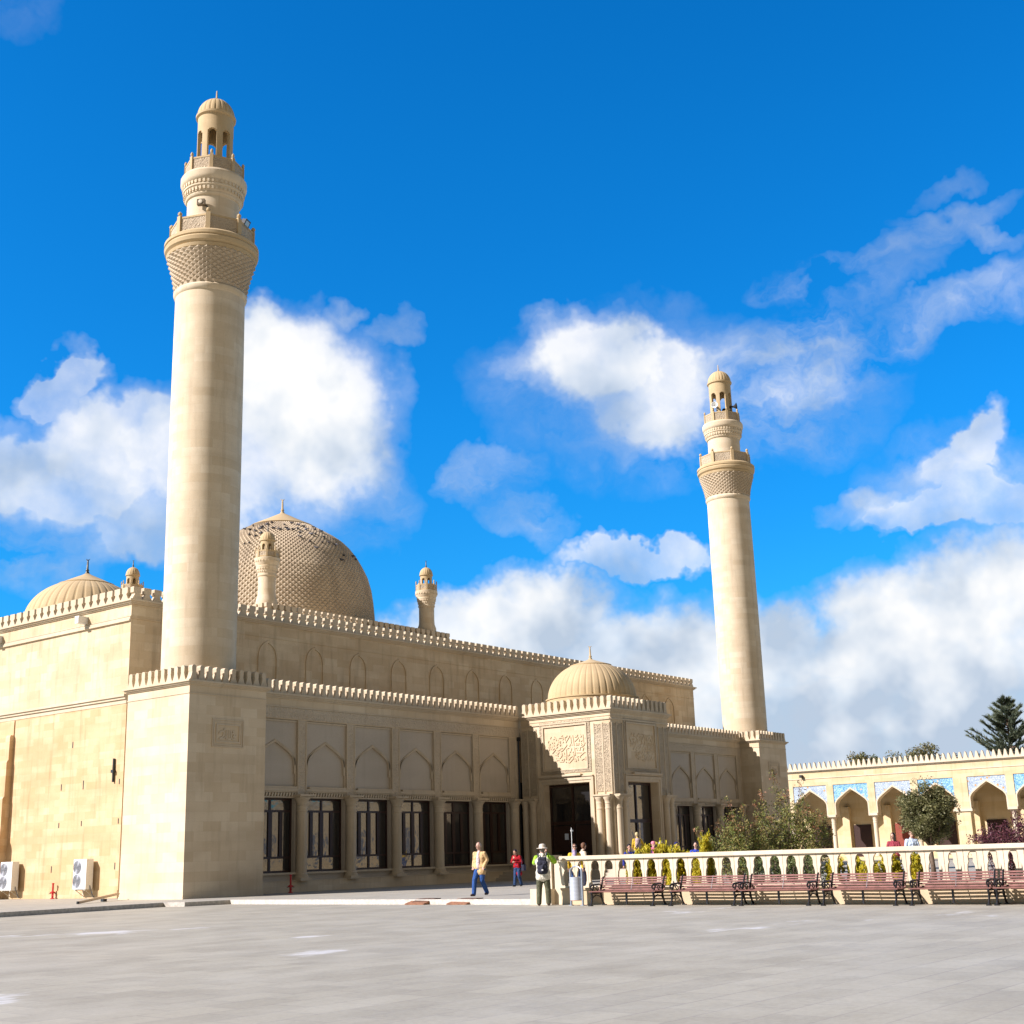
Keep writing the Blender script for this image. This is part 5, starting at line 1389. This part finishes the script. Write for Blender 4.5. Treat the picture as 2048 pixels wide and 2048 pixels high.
# woman in red, head bowed over her phone
P = at_z(1036, 1773, ZP)
t = person('woman in red coat and jeans, head bowed, standing in the shade near the porch', tuple(P), 262, 1.66,
       dict(lean=.14, turn=10, nod=-.7, head=(0, .09, .12), hip=(0, 0, .90), rl=[(.10, .06, .48), (.11, .10, .075)], ll=[(-.09, .04, .48), (-.12, -.12, .085)], ra=[(.27, .05, 1.10), (.05, .28, 1.24)], la=[(-.26, .02, 1.08), (-.04, .27, 1.10)], rh=(-.4, .2, .6), tw=1.03, low=.30),
       SKIN2, cloth('red_coat', (.34, .012, .02)), cloth('dark_jeans', (.03, .06, .14)), DARK_MET, plain('black_hair', (.015, .01, .01), .5, .2, 30), True, female=True)
m = MB(); m.obox((-.32, .0, .80), (.05, .02, 0), (-.03, .16, 0), (0, 0, .13)); m.tube([(-.30, .14, .9), (-.27, .05, 1.15), (-.2, 0, 1.34), (-.27, -.08, 1.15), (-.32, -.14, .9)], .012, 6)
bag = thing('handbag', 'dark patterned handbag hanging at the side of the woman in red', 'handbag', tuple(P), -R(262)); m.build('bag_body', cloth('bag_cloth', (.05, .05, .08)), bag)
# photographer from behind
P = at_x(1091, 1775, -2.55); P.z = 0
vest = cloth('cream_vest', (.66, .62, .50)); lime = cloth('lime_shirt', (.36, .62, .05))
t = person('man in brimmed hat seen from behind, cream vest and olive trousers, raising a camera', (P.x-.1, P.y, 0), 56, 1.76,
       dict(hip=(0, 0, .93), rl=[(.13, .03, .50), (.14, .0, .08)], ll=[(-.13, .04, .50), (-.15, .02, .08)], ra=[(.34, .20, 1.26), (.10, .30, 1.52)], la=[(-.26, .14, 1.24), (-.06, .30, 1.50)], rh=(-.3, .2, .8), lh=(.3, .2, .8), tw=1.12, low=.08, lw=1.12, head=(.0, .05, .165)),
       SKIN, vest, cloth('olive_trousers', (.095, .095, .055)), plain('brown_boot', (.06, .035, .025), .6, .2), plain('grey_hair_dark', (.2, .17, .14), .8, .2, 30), True, hat=(cloth('straw_hat', (.68, .60, .48)), 'brim'))
k_ = 1.76/1.74
m = MB(); m.cap_cone((.19, .0, 1.39), .085, (.34, .19, 1.26), .07); m.cap_cone((.34, .19, 1.26), .07, (.13, .28, 1.49), .055); m.cap_cone((.37, .17, 1.26), .06, (.28, .22, 1.38), .075); blended(m, 'lime_sleeve', lime, t, .014, 2)
m = MB(); m.cap_cone((-.185, .0, 1.39), .082, (-.26, .13, 1.25), .068); blended(m, 'lime_sleeve', lime, t, .014, 2)
bp_ = thing('backpack', 'black and grey backpack on the back of the man in the brimmed hat', 'backpack', (P.x-.1, P.y, 0), -R(56))
bm_ = MB()
for z in (1.02, 1.12, 1.24, 1.36): bm_.cap_cone((-.07, -.25, z), .10-.03*(z > 1.3), (.07, -.25, z), .10-.03*(z > 1.3))
bm_.cap_cone((0, -.32, 1.02), .07, (0, -.32, 1.14), .06)
blended(bm_, 'pack', cloth('black_nylon', (.035, .035, .05)), bp_, .015, 2)
m = MB()
for s in (-1, 1): m.tube([(s*.10, -.20, 1.40), (s*.13, -.05, 1.53), (s*.14, .12, 1.46), (s*.14, .17, 1.3), (s*.13, .06, 1.1), (s*.11, -.17, 1.0)], .022, 6)
m.build('strap', cloth('strap', (.05, .05, .06)), bp_)
m = MB(); m.obox((0, -.392, 1.05), (.025, 0, 0), (0, .004, 0), (0, 0, .02)); m.build('reflective_tag', WHITE_P, bp_)
cm = thing('camera_body', 'small camera held to the face of the man in the brimmed hat', 'camera', (P.x-.1, P.y, 0), -R(56))
m = MB(); m.obox((.0, .33, 1.60), (.06, 0, 0), (0, .03, 0), (0, 0, .04)); m.obox((0, .33, 1.645), (.02, 0, 0), (0, .02, 0), (0, 0, .012)); m.build('casing', DARK_MET, cm)
m = MB(); m.tube([(0, .36, 1.6), (0, .42, 1.6)], .03, 14); m.build('lens', DGREY, cm)
# people in the garden court and at the porch; feet hidden by the balustrade
def stand(px, T, z=ZP):
    c = spot(px, T); return (c.x, c.y, z)
BRN = plain('brown_hair', (.15, .07, .035), .6, .25, 30); BLK = bpy.data.materials['black_hair']
jeans = bpy.data.materials['blue_jeans']; dk = cloth('dark_cloth', (.03, .03, .045))
person('woman with sunglasses and lilac scarf over a yellow top behind the balustrade', stand(1148, 47.), 225, 1.66, dict(turn=0), None, cloth('yellow_top', (.70, .45, .04)), jeans, None, BRN, female=True, glasses=True, scarf=cloth('lilac_scarf', (.36, .28, .42)))
person('brown haired woman in pale top turned away beside the woman with the scarf', stand(1165, 48.), 120, 1.70, dict(turn=-20), None, cloth('cream_top', (.64, .52, .38)), dk, None, BRN, female=True)
P = stand(1144, 46.6); st = thing('selfie_stick', 'thin white selfie stick held upright by the woman with sunglasses', 'selfie stick', P)
m = MB(); m.tube([(0, 0, 1.2), (0, 0, 2.22)], .012, 6); m.tube([(0, 0, 1.15), (0, 0, 1.32)], .02, 8); m.build('rod', WHITE_P, st)
m = MB(); m.obox((.03, 0, 2.12), (.06, 0, 0), (0, .012, 0), (0, 0, .03)); m.build('phone_clamp', WHITE_P, st)
person('man with yellow sleeves and a shoulder strap, seen from behind on the porch steps', stand(1275, 71.5, .64), 40, 1.84, dict(ra=[(.34, .12, 1.16), (.30, .02, .92)], la=[(-.22, .08, 1.14), (-.2, .2, 1.0)]), None, cloth('mustard_top', (.62, .42, .05)), jeans, None, plain('fair_hair', (.5, .42, .22), .7, .2, 30), True)
o = [x for x in bpy.data.objects if x.get('category') == 'person'][-1]
m = MB(); m.cap_cone((0, .0, .98), .155, (0, -.02, 1.33), .16); blended(m, 'grey_vest', cloth('grey_pink_vest', (.42, .33, .32)), o, .015, 2)
m = MB(); m.tube([(.16, -.12, 1.44), (0, -.2, 1.2), (-.2, -.12, .95)], .02, 6); m.build('strap', dk, o)
person('dark haired person in navy top just left of the yellow sleeved man', stand(1258, 52.), 230, 1.62, dict(nod=-.4), SKIN2, cloth('navy_top', (.03, .04, .22)), dk, None, BLK, female=True)
person('person in a pink headscarf behind the golden shrubs', stand(1306, 57.), 215, 1.70, dict(), None, cloth('purple_coat', (.12, .05, .14)), dk, None, None, True, female=True, scarf=cloth('pink_cloth', (.62, .16, .24)), hat=(cloth('pink_scarf', (.68, .22, .28)), 'beanie'))
person('grey haired person in lilac beside the one in the pink headscarf', stand(1320, 58.), 150, 1.72, dict(turn=20), None, cloth('lilac_top', (.40, .34, .44)), dk, None, plain('silver_hair', (.34, .31, .33), .7, .2, 30))
person('person in a dark blue cap before the gallery windows right of the porch', stand(1352, 60.), 215, 1.66, dict(), SKIN2, cloth('dark_blue_jacket', (.02, .025, .09)), dk, None, BLK, True, hat=(cloth('navy_cap', (.02, .02, .10)), 'cap'))
person('dark haired person in bright blue top beside the slender golden thuja', stand(1391, 50.), 235, 1.62, dict(turn=25), None, cloth('royal_blue_top', (.04, .07, .42)), dk, None, BLK, female=True)
person('dark haired woman in red top, profile turned, before the third arcade arch', stand(1787, 53.), 250, 1.74, dict(turn=30), None, cloth('wine_red_top', (.30, .05, .07)), dk, None, BLK, female=True, long_hair=True)
person('man in a pale blue shirt near the round tree', stand(1824, 55.), 230, 1.82, dict(turn=-20), None, cloth('pale_blue_shirt', (.52, .62, .74)), jeans, None, plain('short_brown_hair', (.22, .13, .09), .7, .2, 30), bald=True)
